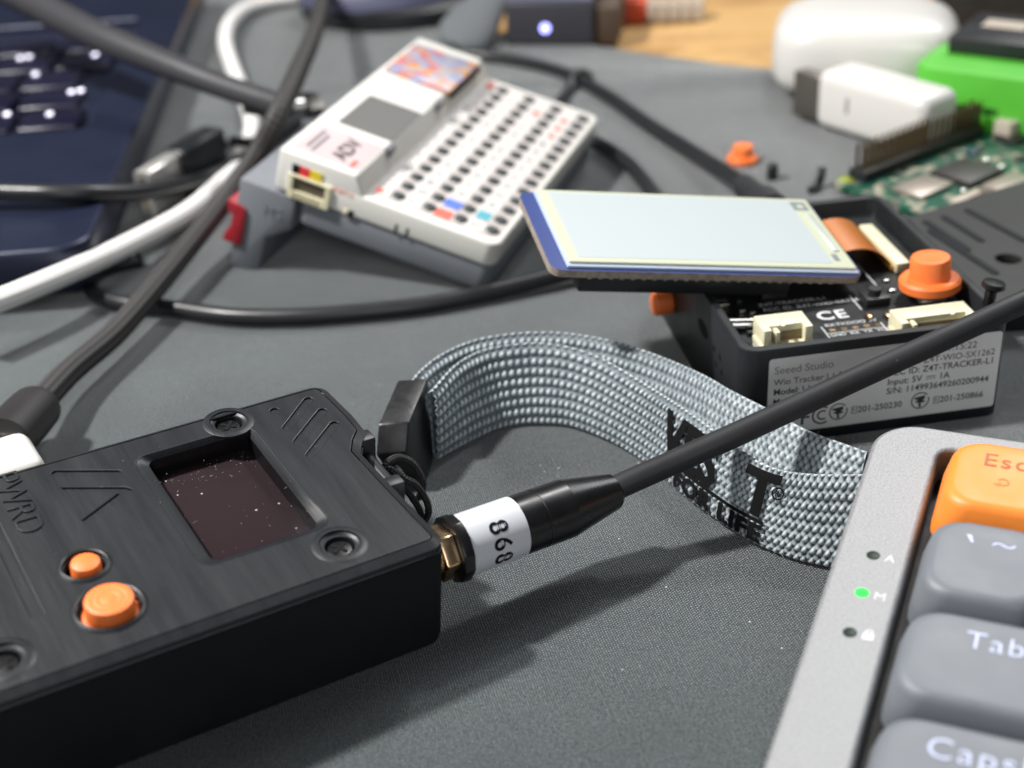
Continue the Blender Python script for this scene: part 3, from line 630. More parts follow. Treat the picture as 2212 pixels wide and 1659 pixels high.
dotm = make('key', lathe([(1.55, -0.2), (1.55, 0.3), (1.3, 0.55), (0.01, 0.6)], 18), dotgreen)
for i in range(4):
    for j in range(14):
        o = pc.add('key', None, None, mesh=dotm); o.location = (Vector((-3.48-KR*i, KM0+KP*j, 0.06))-pc.b)*MM
g = G()
for i in range(4):
    for j in range(14): g = g+plate(rrect(-6.35, -1.95, -2.45, 2.45, 0.5, 2), [], 0.06, 0.12, 0).mv(-3.48-KR*i+0.0, KM0+KP*j)
pc.add('key_cells', g, mat('off_white_key_cell', lin('#cdc9c6'), 0.5))
rows = ['`1234567890-=', 'TQWERTYUIOP[]', 'SAASDFGHJKL;E', 'COAZXCVBNM,./']; g = G()
for i, rw in enumerate(rows):
    for j, ch in enumerate(rw):
        g = g+text(ch, 2.5, 0.01, 'CENTER', 'CENTER', off=0.04).rot('Z', 90).mv(-3.48-KR*(3-i)-4.1, KM0+KP*j, 0.14)
pc.add('key_legends', g, greyprint)
def cell(x, y, a, b, m, nm='colour_cell', z=0.15): pc.add(nm, plate(rrect(x-a/2, x+a/2, y-b/2, y+b/2, 0.3, 3), [], z, z+0.04, 0), m)
cell(-31.0, 5.2, 1.6, 2.6, redprint); cell(-15.0, 10.8, 4.0, 4.0, blueprint); cell(-15.2, 5.2, 4.0, 4.0, redprint); cell(-7.4, 10.8, 3.2, 3.8, tealprint)
cell(-30.2, 79, 2.0, 4, redprint); cell(-14.6, 72, 1.7, 2.4, redprint)
for y in (62, 67.5, 73): cell(-7.2, y, 1.6, 2.2, redprint)
pc.add('screen', plate(rrect(-49.4, -35.4, 21, 40.4, 0.6, 3), [], 4.38, 4.5, 0), lcdgrey)
pc.add('pink_sticker', plate(rrect(-52.2, -35.8, 1.9, 17.6, 0.6, 3), [], 4.36, 4.47, 0), pinksticker)
st = text('ADV', 5.4, 0.02, off=0.16).rot('Z', 90).mv(-40.0, 4.4, 4.49)
pc.add('sticker_lettering', st, labelink)
g = G()
for k, (x, y0, y1) in enumerate(((-49.6, 5, 15), (-47.9, 4, 13.5))): g = g+rbox(x-0.45, x+0.45, y0, y1, 4.475, 4.5, 0)
pc.add('sticker_lines', g, greyprint); pc.add('sticker_mark', rbox(-38.4, -37.2, 3.0, 6.4, 4.475, 4.5, 0), redprint)
pc.add('picture_sticker', rbox(-52.2, -34.2, 56.0, 78, 4.3, 5.3, 0.15), stickermat); pc.add('sticker_shadow', rbox(-34.25, -33.4, 56.2, 77.6, 3.5, 4.9, 0.1), darkhole)  # black strip paints the shadow along the sticker's right edge
for y in (18.5, 50): pc.add('hook', rbox(-35.4, -33.7, y-2.2, y+1.2, 2.6, 4.9, 0.4), greyprint)
port = plate(rrect(-50.6, -40.3, -6.2, -0.4, 0.3, 3), [rrect(-49.5, -41.5, -4.3, -0.9, 0.3, 3)], 0, 1.0, 0.1).fn(lambda x, y, z: (x, -z+0.3, y))
po = pc.add('socket', port, cream); pc.add('socket_opening', rbox(-49.7, -41.3, -0.02, 0.28, -4.4, -0.8, 0), mat('brown_recess', lin('#5a5040'), 0.6), sub=po)
g = G()
for k in range(6): g = g+rbox(-48.9+k*1.15, -48.5+k*1.15, -0.75, -0.6, -6.0, -4.6, 0)
pc.add('socket_pin', g, gold, sub=po)
for x0, x1, m in ((-50.3, -48.5, ink), (-48.4, -46.0, redlabel), (-45.9, -43.0, yellowprint)):
    pc.add('socket_tag', rbox(x0, x1, -0.12, 0.1, -0.3, 1.9, 0), m)
pc.add('front_lettering', text('PORT.A', 1.5, 0.02).fn(lambda x, y, z: (x-40, -0.05-z, y-1.2)), redprint)
pc.add('indicator', rbox(-36.8, -35.6, -0.25, 0.1, -5.7, -4.5, 0.1), cream)
pc.add('slot', rbox(-35.4, -34.2, -0.1, 0.1, -6.0, -4.4, 0)+rbox(-24.1, -23.5, -0.06, 0.1, -5.9, -3.6, 0)+rbox(-21.4, -20.8, -0.06, 0.1, -5.9, -3.6, 0), darkhole)
base = plate(rrect(-48.2, 0, 0.5, 84, 3, 5), [], -12.6, -6.0, 0.6, 2)
bp = [(-62.6, -6.6), (-48.4, -6.6), (-48.4, -14.8), (-54.4, -19.5), (-55.4, -29.8), (-62.6, -29.8)]
leg = G([(x, y, z) for y in (0.0, 84) for x, z in bp], [(0, 1, 2, 3, 4, 5), (11, 10, 9, 8, 7, 6)]+[(i, (i+1) % 6, 6+(i+1) % 6, 6+i) for i in range(6)])
bs = pc.add('base', base+bevelled(leg, 0.5, 2, 20), greybase, sharp=40)
pc.add('emblem', (text('M5', 3.8, 0.08, bev=0.05).fn(lambda x, y, z: (x-55.8, -z-0.02, y-13.2))), greybase, sub=bs)
rp = [(-64.6, -12.6), (-60.0, -13.6), (-59.9, -17), (-60.1, -23.6), (-64.9, -23.6), (-64.4, -21.4), (-63.2, -19), (-63.0, -16.2), (-64.4, -15.2)]
pc.add('latch', bevelled(G([(x, y, z) for y in (-0.6, 24) for x, z in rp], [tuple(range(9)), tuple(reversed(range(9, 18)))]+[(i, (i+1) % 9, 9+(i+1) % 9, 9+i) for i in range(9)]), 0.2), red, sub=bs)

# ================================================================== open box with circuit board
BM = frame((45.455, 219.295, 0), 0.139)
bx = Thing('open_electronics_box', 'open black box holding a circuit board, with a printed silver label on its front', 'electronics box', BM, (20, 31, 0))
bo_ = rrect(-5, 45.3, 0, 62, 3.2, 6); bi_ = rrect(-3.2, 43.5, 1.8, 60.2, 1.8, 6)
wall = plate(bo_, [bi_], 0.0, 20.0, 0.4, 2)
case = bx.add('case', wall+rbox(-4, 44.5, 1, 61, 0.3, 2.0, 0), blackabs)
def sidehole(y, z, ry_, rz_, m=darkhole): return lathe([(1, 0), (1, 0.05), (0.01, 0.06)], 16).fn(lambda a, b, c: (-5.0-c, y+a*ry_, z+b*rz_))
bx.add('side_opening', sidehole(24, 12.7, 3.4, 1.5)+sidehole(16.6, 12.2, 0.7, 0.7)+sidehole(12.8, 12.3, 0.7, 0.7)+sidehole(15.0, 9.6, 0.6, 0.6)+sidehole(11.6, 9.8, 0.7, 0.7), darkhole, sub=case)
bx.add('rim_clip', rbox(-2.9, -1.2, 42, 46, 8, 19.2, 0.3)+rbox(38, 39.4, 58.2, 60, 6, 13, 0.3), blackabs, sub=case)
bx.add('side_button', lathe([(0.1, 0), (2.1, 0), (2.5, 0.4), (2.5, 3.6), (2.1, 4.2), (0.1, 4.4)], 24).fn(lambda x, y, z: (-5-z, y+46.5, x+7.6)), orange)
bx.add('circuit_board', plate(rrect(-3.0, 43.3, 2.0, 60, 1.4, 4), [], 15.0, 16.5, 0.0), boardblack)
PZ = 16.5
def jst(x0, x1, y0, y1, z0, z1, gap):
    t = 0.9; g = rbox(x0, x1, y1-t, y1, z0, z1, 0.12)+rbox(x0, x0+t*1.6, y0, y1-t, z0, z1, 0.12)+rbox(x1-t*1.6, x1, y0, y1-t, z0, z1, 0.12)
    g = g+rbox(x0+t, x1-t, y0+1.8, y1-t, z1-1.4, z1-0.05, 0.12)+rbox(x0-0.5, x1+0.3, y0-0.4, y1-1.2, z0, z0+1.3, 0.12)
    return g+rbox(x0+2.2, x0+3.0, y0-0.1, y0+2.2, z0+1, z1-0.5, 0.1)+rbox(x0+gap, x0+gap+0.7, y0+1.0, y1-0.2, z1-0.1, z1+0.12, 0.05)
c1 = bx.add('connector', jst(0.6, 9.7, 5.0, 11.2, PZ, PZ+4.4, 3.6), cream, label='cream two-pin connector at the front left corner')
bx.add('connector_inside', rbox(2.4, 8.3, 6.6, 10.0, PZ+1, PZ+3.0, 0), mat('dark_tan_recess', lin('#7d6c4c'), 0.6), sub=c1)
c2 = bx.add('connector', jst(25.4, 39.6, 2.6, 8.4, PZ, PZ+3.9, 9.8), cream, label='wider cream connector by the right wall')
bx.add('connector_inside', rbox(27.4, 37.8, 4.4, 7.4, PZ+0.9, PZ+2.5, 0), mat('tan_recess', lin('#6e6148'), 0.6), sub=c2)
fp = bx.add('ribbon_connector', rbox(36.0, 38.8, 30.0, 50.0, PZ, PZ+2.1, 0.2), cream); bx.add('latch_bar', rbox(35.3, 36.1, 31.0, 49.0, PZ+0.2, PZ+1.2, 0.1), mat('amber_latch', lin('#b98b3c'), 0.4), sub=fp)
bx.add('tact_switch', rbox(24.8, 29.6, 17.2, 21.6, PZ, PZ+1.7, 0.2)+lathe([(1.2, 0), (1.2, 1.3), (0.01, 1.3)], 18).mv(27.2, 19.4, PZ+1.6), blackabs)
bx.add('tact_switch', rbox(34.6, 40.4, 15.6, 21.0, PZ, PZ+2.2, 0.2)+rbox(35, 40, 15.3, 15.7, PZ+0.3, PZ+0.8, 0.1), steel)
bx.add('crystal_can', tube([(-2.9, 15.3, PZ+1.1), (2.0, 14.3, PZ+1.1)], 1.15, 16, smooth=False), steel)
for (x, y, a, b, h, m) in ((1.0, 10.7+1.6, 2.2, 1.0, 0.8, blackabs), (-1.4, 24.5, 2.8, 2.0, 1.1, steel), (1.8, 21.3, 1.3, 0.9, 0.7, steel), (3.4, 20.1, 1.2, 0.9, 0.7, steel), (2.4, 25.6, 1.1, 1.5, 0.7, chip),
                          (23.6, 13.2, 0.9, 1.7, 0.8, gold), (27.0, 12.6, 0.9, 1.7, 0.8, gold), (32.0, 22.6, 1.4, 0.9, 0.6, steel), (33.2, 14.0, 1.1, 0.9, 0.7, steel), (32.6, 27, 1.2, 1.0, 0.6, steel), (9.6, 27.5, 5, 4, 1.0, chip)):
    bx.add('component', rbox(x-a/2, x+a/2, y-b/2, y+b/2, PZ, PZ+h, 0.12), m)
pads = G()
for k in range(5):
    for yy, zz in ((10.4, 0), (6.6, 0.4)): pads = pads+lathe([(0.62, 0), (0.62, 0.04), (0.01, 0.05)], 14).mv(15.6+2.2*k-zz, yy, PZ)
bx.add('solder_pads', pads, gold)
sk = G()
sk = sk+text('CE', 4.6, 0.02, off=0.1, sp=1.15).mv(14.6, 14.6, PZ+0.03)
for k, (s, y) in enumerate((('Z4T-TRACKER-L1', 22.8), ('FCC ID: Z4T-WIO-SX1262', 20.6))): sk = sk+text(s, 1.75, 0.01).mv(5.6+0.3*k, y, PZ+0.03)
for k, s in enumerate(('RX', 'TX', 'DC', 'IO', '3V')): sk = sk+text(s, 1.5, 0.01).mv(14.8+2.1*k, 11.8, PZ+0.03)
sk = sk+text('GND  RX  TX  VCC', 1.35, 0.01).mv(14.4, 7.9, PZ+0.03)
for q in ((13.9, 5.4, 14.1, 12), (13.9, 5.3, 25.2, 5.5), (25.0, 5.4, 25.2, 11), (23.6, 16.8, 23.8, 23), (30.2, 26, 30.4, 36), (13.9, 9.1, 25, 9.25), (-0.2, 4.2, 0.0, 9)): sk = sk+rbox(q[0], q[2], q[1], q[3], PZ+0.01, PZ+0.05, 0)
for k in range(14): sk = sk+rbox(-2.4+0.35*(k % 4), -2.2+0.35*(k % 4), 5+0.5*(k//4), 5.35+0.5*(k//4), PZ+0.01, PZ+0.05, 0)
bx.add('board_printing', sk, whiteink)
lb = bx.add('label_sticker', plate(rrect(0, 43.6, 2.3, 17.9, 0.6, 4), [], 0, 0.06, 0).fn(lambda x, y, z: (x, -z, y)), labelsilver)
def lt(s, size, x, z, m_=None, **k): return text(s, size, 0.01, **k).fn(lambda a, b, c: (a+x, -0.07-c, b+z))
L = lt('Wio Tracker L1 Pro', 1.75, 1.0, 12.5)+lt('Model: L1 Pro', 1.75, 1.0, 10.5, off=0.03)+lt('Made in China', 1.75, 1.0, 8.5, off=0.02)
L = L+lt('2025-09 11:15:22', 1.95, 25.2, 15.2)+lt('FCC ID: Z4T-WIO-SX1262', 1.78, 22.4, 13.3)+lt('FCC ID: Z4T-TRACKER-L1', 1.78, 22.4, 11.5, off=0.02)
L = L+lt('Input: 5V', 1.8, 22.4, 9.6, off=0.02)+lt('1A', 1.8, 32.2, 9.6, off=0.02)+lt('S/N: 114993649260200944', 1.78, 22.4, 7.75, off=0.02)
for q in ((29.8, 31.6, 10.3, 10.45), (29.8, 30.3, 9.85, 10.0), (30.5, 31.0, 9.85, 10.0), (31.2, 31.6, 9.85, 10.0)): L = L+rbox(q[0], q[1], -0.09, -0.065, q[2], q[3], 0)
L = L+lt('201-250230', 1.75, 17.2, 4.7, off=0.02)+lt('201-250866', 1.75, 32.9, 4.6, off=0.02)+lt('R', 0.95, 16.2, 5.0)+lt('R', 0.95, 31.9, 4.9)
for x, z in ((16.55, 5.3), (32.25, 5.2)): L = L+plate(rrect(x-0.55, x+0.55, z-0.75, z+0.75, 0.1, 2), [rrect(x-0.43, x+0.43, z-0.63, z+0.63, 0.1, 2)], 0, 0.02).fn(lambda a, b, c: (a, -0.068-c, b))
for x, z in ((13.5, 5.4), (29.1, 5.5)):
    ringp = [(x+1.75*math.cos(a), z+1.75*math.sin(a)) for a in np.linspace(D2R(40), D2R(380), 36)]+[(x+1.52*math.cos(a), z+1.52*math.sin(a)) for a in np.linspace(D2R(380), D2R(40), 36)]
    bolt = [(x-1.1, z+0.7), (x+0.9, z+1.0), (x+0.9, z+0.3), (x+0.45, z+0.1), (x+1.1, z-0.3), (x+0.1, z-0.55), (x+0.3, z-1.4), (x-0.2, z-1.4), (x-0.25, z-0.5), (x-1.0, z-0.3), (x-0.4, z+0.2), (x-1.1, z+0.3)]
    L = L+plate(ringp, [], 0, 0.02).fn(lambda a, b, c: (a, -0.068-c, b))+plate(bolt, [], 0, 0.02).fn(lambda a, b, c: (a, -0.068-c, b))
fc = [(10.4+1.9*math.cos(a), 5.1+1.9*math.sin(a)) for a in np.linspace(D2R(55), D2R(305), 26)]+[(10.4+1.55*math.cos(a), 5.1+1.55*math.sin(a)) for a in np.linspace(D2R(305), D2R(55), 26)]
fc2 = [(10.5+1.05*math.cos(a), 5.1+1.05*math.sin(a)) for a in np.linspace(D2R(50), D2R(310), 20)]+[(10.5+0.72*math.cos(a), 5.1+0.72*math.sin(a)) for a in np.linspace(D2R(310), D2R(50), 20)]
for q in (fc, fc2): L = L+plate(q, [], 0, 0.02).fn(lambda a, b, c: (a, -0.068-c, b))
L = L+lt('F', 4.2, 6.2, 3.6, off=0.05)
bx.add('label_print', L, labelink, sub=lb)
bx.add('label_heading', lt('Seeed Studio', 2.1, 1.0, 14.8), smudged, sub=lb)
scw = bx.add('screw', tube([(44.0, 7.2, 19.5), (44.2, 7.0, 23.0)], 1.1, 12, smooth=False)+lathe([(0.01, 0), (1.2, 0), (2.2, 0.7), (2.0, 1.6), (0.01, 1.8)], 18).rot('Y', 8).mv(44.3, 7.0, 22.6), blackgloss)
cap_prof = [(0.01, 0), (5.4, 0), (5.75, 0.3), (5.75, 1.7), (5.3, 2.2), (3.9, 2.3), (3.75, 2.7), (3.75, 5.9), (3.5, 6.3), (3.1, 6.4), (1.5, 6.25), (0.01, 6.25)]
capM = frame(tuple(BM @ Vector((37.6, 18.2, PZ+2.25))), 0, D2R(-2), D2R(-3))
cap1 = Thing('button_cap', 'orange flanged button cap standing on the circuit board of the open black box', 'button cap', capM, group='loose orange button caps')
cap1.add('flange_and_stem', lathe(cap_prof, 40), orange)

# ---- electronic paper display resting on the box
kE = 0.96; oE = _C+(np.array([8.654, 242.757, 26.578])-_C)*kE
EM = frame(tuple(oE), 0.181, 0.138, 0.178)
ep = Thing('electronic_paper_display', 'blank white e-paper display on a blue board leaning across the open box', 'display module', EM, (31, 14, -1.5))
def kx(*a): return [q*kE for q in a]
x1E, y1E = 65*kE, 30.2*kE
bd = plate(rrect(0, x1E, 0, y1E, 2.4, 5), [], -1.5, 0.0, 0)
ep.add('circuit_board', G(bd.v, bd.f, [0 if (abs(bd.v[f[0]][2]) < 1e-4 and abs(bd.v[f[2]][2]) < 1e-4) else 1 for f in bd.f]), [boardblue, boardedge])
gl = ep.add('glass_panel', plate(rrect(3.0, x1E-0.9, 0.7, y1E-0.4, 0.3, 3), [], 0.05, 0.55, 0.05), glassedge)
ep.add('glass_border', plate(rrect(3.5, x1E-1.3, 1.5, y1E-0.7, 0.3, 3), [], 0.55, 1.05, 0.05), glasspale, sub=gl)
ep.add('screen_area', plate(rrect(5.6, 56.8, 3.0, y1E-1.5, 0.5, 3), [], 1.05, 1.09, 0), epaper, sub=gl)
ep.add('corner_mark', plate(rrect(56.9, 60.2, 23.6, 27.0, 0.1, 2), [rrect(58.0, 59.4, 24.6, 26.0, 0.1, 2)], 1.06, 1.1, 0)+rbox(57.6, 58.8, 4.0, 6.5, 1.06, 1.09, 0), epgrey, sub=gl)
ep.add('driver_strip', rbox(58.6, 59.8, 7.5, 22.0, 1.06, 1.3, 0.05), mat('pale_grey_chip', lin('#b6bdb9'), 0.3), sub=gl)
ep.add('backing_slab', rbox(6.0, 48.0, 0.9, y1E-1, -5.2, -1.55, 0.4), blackabs)
teeth = G()
for k in range(24): teeth = teeth+rbox(7+k*2.1, 7.7+k*2.1, -0.12, 0.4, -1.75, -1.45, 0.1)
ep.add('edge_pads', teeth, boardedge)
# amber ribbon from the display's short side into the ribbon connector
r0 = EM @ Vector((x1E-0.3, 9.0, 0.3)); r1 = EM @ Vector((x1E-0.3, 21.0, 0.3)); b0 = BM @ Vector((36.2, 32.0, PZ+1.0)); b1 = BM @ Vector((36.2, 48.0, PZ+1.0))
Ei = EM.inverted(); vv = []; ff = []; n = 20
for i in range(n+1):
    t = i/n; lift = math.sin(math.pi*t)
    for a, b in ((r0, b0), (r1, b1)):
        p = a.lerp(b, t); p = p+Vector((2.2*lift, 0, 2.6*lift*(1-t)-1.0*lift*t)); vv.append(tuple(Ei @ p))
for i in range(n): ff.append((2*i, 2*i+1, 2*i+3, 2*i+2))
k = len(vv); vv += [(x, y, z-0.2) for x, y, z in vv]; ff += [tuple(q+k for q in reversed(f)) for f in ff]
for i in range(n): ff += [(2*i, 2*i+2, 2*i+2+k, 2*i+k), (2*i+1, 2*i+1+k, 2*i+3+k, 2*i+3)]
ep.add('ribbon_cable', G(vv, ff), kapton)

# ================================================================== laptop
lp = Thing('laptop', 'dark navy laptop corner with lamp glints painted on its keys at the left edge', 'laptop', frame((-92.6, 293.7, 0), 0.062), (-150, 110, 0))
deck = plate(rrect(-300, 0, -1, 260, 9, 8), [rrect(-280, -14.5, 82, 195, 3, 4)], 4.0, 15.0, 1.2, 3)
lp.add('shell', deck+rbox(-296, -4, 3, 256, 2.0, 12.6, 1.0), laptopnavy)
lit = [(90, 58), (13, 83), (50, 123), (57, 160), (205, 117), (160, 197), (107, 245), (15, 245)]  # spots where lamp glints fall on the keys
Li = lp.M.inverted(); glintl = [Li @ Vector(at(*q, 15.2)) for q in lit]
keyg = make('key', rbox(-8.2, 8.2, -8.0, 8.0, 12.4, 15.0, 0.8, 3), laptopkey)
glintm = make('key_mark', rbox(-0.75, 0.75, -1.0, 1.0, 15.0, 15.08, 0.2), laptopglint)  # glowing dot painted in as a glint, the keys have no backlight
for r in range(5):
    for c in range(6):
        kx0, ky0 = -25.5-18.9*c-3.5*(r % 3), 92.5+18.8*r
        o = lp.add('key', None, None, mesh=keyg); o.location = (Vector((kx0, ky0, 0))-lp.b)*MM
        for q in glintl:
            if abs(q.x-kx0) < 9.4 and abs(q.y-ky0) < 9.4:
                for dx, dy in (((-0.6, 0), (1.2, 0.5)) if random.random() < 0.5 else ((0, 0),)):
                    l_ = lp.add('key_mark', None, None, mesh=glintm, sub=o); l_.location = (Vector((max(-6, min(6, q.x-kx0))+dx*1.4, max(-6, min(6, q.y-ky0))+dy*1.6, 0)))*MM

# ================================================================== cables and antennas
def cable(name, P, r, m, label, cat, parts=(), n=16, step=1.2, braid=None):
    c = np.array([p[:3] for p in P]); t = Thing(name, label, cat, None, (c[:, 0].mean(), c[:, 1].mean(), 0))
    t.add('cord', tube(P, r, n, step, True, braid), m)
    for nm, g, mm in parts: t.add(nm, g, mm)
    return t
P = [at(*q) for q in ((85, 872, 8), (150, 803, 6.5), (250, 717, 6), (350, 602, 7.5), (430, 503, 9), (500, 412, 13), (560, 325, 20), (606, 235, 29), (645, 150, 30), (682, 60, 22), (705, -40, 12))]
h = np.array(P[0]); d = np.array(P[0])-np.array(P[1]); d /= np.linalg.norm(d)
boot = tube([tuple(h-d*0.5)+(3.0,), tuple(h+d*1.0)+(4.6,), tuple(h+d*4)+(5.0,), tuple(h+d*16)+(5.2,)], 5, 24, 0.6)
boot.xf(Matrix.Translation(h) @ Matrix.Diagonal((1, 1, 0.9, 1)) @ Matrix.Translation(-h))
tip = rbox(-3.8, 3.8, 0, 6, -1.6, 1.6, 1.2, 3).rot('Z', math.degrees(math.atan2(d[1], d[0]))-90).mv(*(h+d*15.5))
cable('braided_cable', P, 2.55, cableblack, 'thick black braided cable running up from its dark plug beside the radio', 'cable', parts=(('plug_boot', boot, mat('warm_black_plastic', lin('#222022'), 0.5, var=(60, 0.1))), ('plug_tip', tip, steel)), n=40, step=0.3, braid=(2.5, 5, 0.05))
wa = at(99, 990, 17)
solo('white_adapter', rbox(-34, 0, 0, 13, 3, 17, 2.4, 4).rot('Z', 30).mv(wa[0], wa[1], 0), whiteglossy, 'white rounded plug block half hidden behind the black radio', 'adapter')
P = [at(*q) for q in ((-70, 672, 12), (0, 648, 11.5), (100, 608, 11), (200, 565, 9.5), (300, 517, 7.5), (400, 462, 5), (455, 418, 4), (500, 372, 3), (535, 315, 3), (545, 262, 3), (520, 190, 3), (497, 130, 4), (487, 88, 5), (497, 50, 5), (530, 20, 4), (590, 4, 3), (660, -8, 3))]
cable('white_cable', P, 2.5, cablewhite, 'white braided cable curving past the laptop corner and looping back behind the antenna', 'cable', n=36, step=0.35, braid=(1.8, 6, 0.03))
P = [at(*q) for q in ((-80, 412, 20), (0, 415, 19), (110, 418, 18.5), (200, 418, 17), (280, 416, 14), (340, 410, 11), (420, 394, 6), (480, 372, 4), (540, 335, 3), (600, 290, 2.5), (640, 262, 2))]
cable('thin_black_cable', P, 2.2, cablesmooth, 'thin smooth black cable crossing the laptop edge from the left', 'cable')
P = [at(*q) for q in ((305, 560, 2), (230, 578, 2), (196, 600, 2), (204, 632, 2), (262, 655, 2.1), (380, 667, 2.2), (500, 683, 2.2), (640, 684, 2.2), (780, 674, 2.2), (900, 661, 2.2), (1000, 643, 2.3), (1100, 621, 2.5), (1235, 587, 3), (1340, 560, 3), (1420, 500, 3), (1418, 440, 3), (1385, 385, 3), (1340, 340, 3), (1270, 300, 2.5), (1200, 285, 2))]
cable('looped_black_cable', P, 1.9, cablesmooth, 'glossy black cable lying across the cloth and looping behind the white pocket computer', 'cable')
P = [at(*q) for q in ((340, 668, 6.2), (420, 676, 6.0), (520, 678, 5.8), (700, 668, 5.6), (860, 650, 5.5), (980, 634, 5.2), (1090, 615, 4), (1180, 595, 2.5))]
# usb plug with its lead
uM = frame(tuple(at(322, 473, 0)), D2R(-24))
up = Thing('usb_plug', 'silver usb plug with a black housing lying between laptop and white cable', 'usb plug', uM, (0, 10, 0))
up.add('metal_shell', plate(rrect(-2.4, 2.4, 0.5, 12.9, 0.9, 4), [rrect(-1.2, 1.2, 2.4, 11.0, 0.4, 3)], 0, 14, 0.15).fn(lambda x, y, z: (x, z, y)), mat('bright_plug_metal', lin('#d6d4d0'), 0.28, metal=0.65))
up.add('contact_tongue', rbox(-1.2, 1.0, 1, 13, 2.5, 10.9, 0.1), beige)
up.add('housing', rbox(-3.6, 3.8, 14, 34, 0, 13.6, 1.4, 3), blackabs)
Ui = uM.inverted()
up.add('lead', tube([tuple(Ui @ Vector(p)) for p in (uM @ Vector((0, 33, 7)), uM @ Vector((1, 40, 7)), at(540, 308, 8), at(600, 290, 6))], 1.4, 12), cablesmooth)
# hinged antenna of the pocket computer
P = [at(*q) for q in ((-60, -62, 42), (60, 0, 38), (200, 72, 34), (350, 135, 30), (470, 182, 27), (560, 212, 25.5), (606, 226, 25))]
aT = Thing('hinged_antenna', 'thick black hinged antenna reaching over the laptop from behind the white pocket computer', 'antenna', None, (P[4][0], P[4][1], 0))
aT.add('rod', tube([(*P[0], 4.8), (*P[1], 4.6), (*P[2], 4.2), (*P[3], 3.7), (*P[4], 3.3), (*P[5], 3.1), (*P[6], 3.0)], 3, 24, 2), mat('satin_black_antenna', lin('#3b3b3e'), 0.38, spec=0.5))
aT.add('hinge', rbox(-6, 6, -2.2, 2.2, -2.4, 1.8, 0.4).rot('Z', -32).mv(*at(572, 228, 23.5)), blackabs)
s0, s1 = at(622, 233, 23), at(690, 226, 21)
aT.add('threaded_collar', tube([tuple(s0)+(2.6,), tuple(s0*0.6+s1*0.4)+(2.6,)], 2.6, 20, smooth=False)+tube([tuple(s0*0.55+s1*0.45)+(3.6,), tuple(s0*0.1+s1*0.9)+(3.6,)], 3.6, 6, smooth=False), steel)
P = [at(*q) for q in ((985, 118, 2), (1060, 122, 2), (1140, 136, 2), (1200, 152, 2.2), (1250, 172, 2.6), (1320, 212, 2.5), (1400, 268, 2.5), (1480, 318, 3.5), (1560, 368, 6), (1600, 394, 8))]
h, e = np.array(at(1604, 397, 8)), np.array(BM @ Vector((30, 62.5, 8))); d = (e-h)/np.linalg.norm(e-h)
relief = tube([tuple(h-d*1)+(2.2,), tuple(h+d*2)+(3.0,), tuple(h+d*12)+(3.6,), tuple(h+d*13)+(4.6,), tuple(h+d*20)+(4.8,)], 3, 20, 0.8)
cable('plugged_black_cable', P, 2.0, cablesmooth, 'black cable with a strain relief plugged into the back of the open box', 'cable',
      (('plug_body', relief, rubber), ('plug_tip', rbox(-4, 4, 0, 8, -2.5, 2.5, 1, 3).rot('Z', math.degrees(math.atan2(d[1], d[0]))-90).mv(*(h+d*20)), steel)))
P = [at(*q) for q in ((1205, 228, 1.5), (1222, 206, 1.5), (1236, 186, 2.2), (1240, 164, 4.6), (1254, 158, 4.4), (1270, 164, 1.8))]
solo('tangled_cord', tube(P, 1.7, 12), cablesmooth, 'short dark knot of cord where the cable bends on the far cloth', 'cord')

# ================================================================== far left and centre
disc = Thing('round_case', 'dusky blue rounded case with black rim at the top edge left of the blue light', 'case', frame(tuple(at(850, 25, 0)), 0), (0, 0, 0))
disc.add('rim', lathe([(0.1, 0), (30, 0), (34, 1.5), (34, 6), (31, 7.5), (0.1, 7.5)], 56).fn(lambda x, y, z: (x*1.0, y*0.85, z)), blackabs)
disc.add('lid', lathe([(31, 7), (30, 12), (25, 16.5), (15, 19), (0.1, 20)], 56).fn(lambda x, y, z: (x*1.0-4, y*0.85, z)), bluegrey, sharp=60)
A_, B_ = np.array(at(985, 98, 4)), np.array(at(1085, -30, 14)); d = B_-A_; Lg = np.linalg.norm(d)
prf = [(-2, 3.0), (0, 6.5), (6, 9.0), (14, 9.2), (30, 6.2), (48, 4.6), (Lg, 4.2)]
fl = loft([[(t, wd*math.cos(a), 2.6*math.sin(a)) for a in np.linspace(0, 2*math.pi, 20, endpoint=False)] for t, wd in prf])
fl.xf(Matrix.Translation(A_) @ Matrix.Rotation(math.atan2(d[1], d[0]), 4, 'Z') @ Matrix.Rotation(-math.asin(d[2]/Lg), 4, 'Y') @ Matrix.Rotation(D2R(28), 4, 'X'))
solo('grey_strap_end', fl, slate, 'slate grey soft paddle-shaped strap end behind the white pocket computer', 'strap', sharp=60)
lb2 = Thing('status_box', 'dark box with a glowing blue light on its front, at the top edge', 'electronics box', frame(tuple(at(1094, 100, 0)), D2R(-10.5)), (15, 20, 0))
lb2.add('shell', rbox(0, 30, 0, 42, 0, 15, 1.0, 3), mat('charcoal_box_shell', lin('#3a3a40'), 0.45)); lb2.add('top_cover', rbox(0.4, 29.6, 0.5, 41.5, 14.9, 15.8, 0.3), bluegrey)
lb2.add('side_panel', rbox(29.9, 38, 2, 40, 0, 12.5, 0.5), brownside); lb2.add('indicator_light', lathe([(1.5, 0), (1.5, 0.2), (0.9, 0.5), (0.01, 0.6)], 18).rot('X', 90).mv(13.6, -0.02, 6.2), bluelight)
rc = Thing('ribbed_connector', 'beige ribbed plug with a red end on the wood beside the dark box', 'connector', frame(tuple(at(1345, 52, -2)), D2R(-8)), (0, 0, 0))
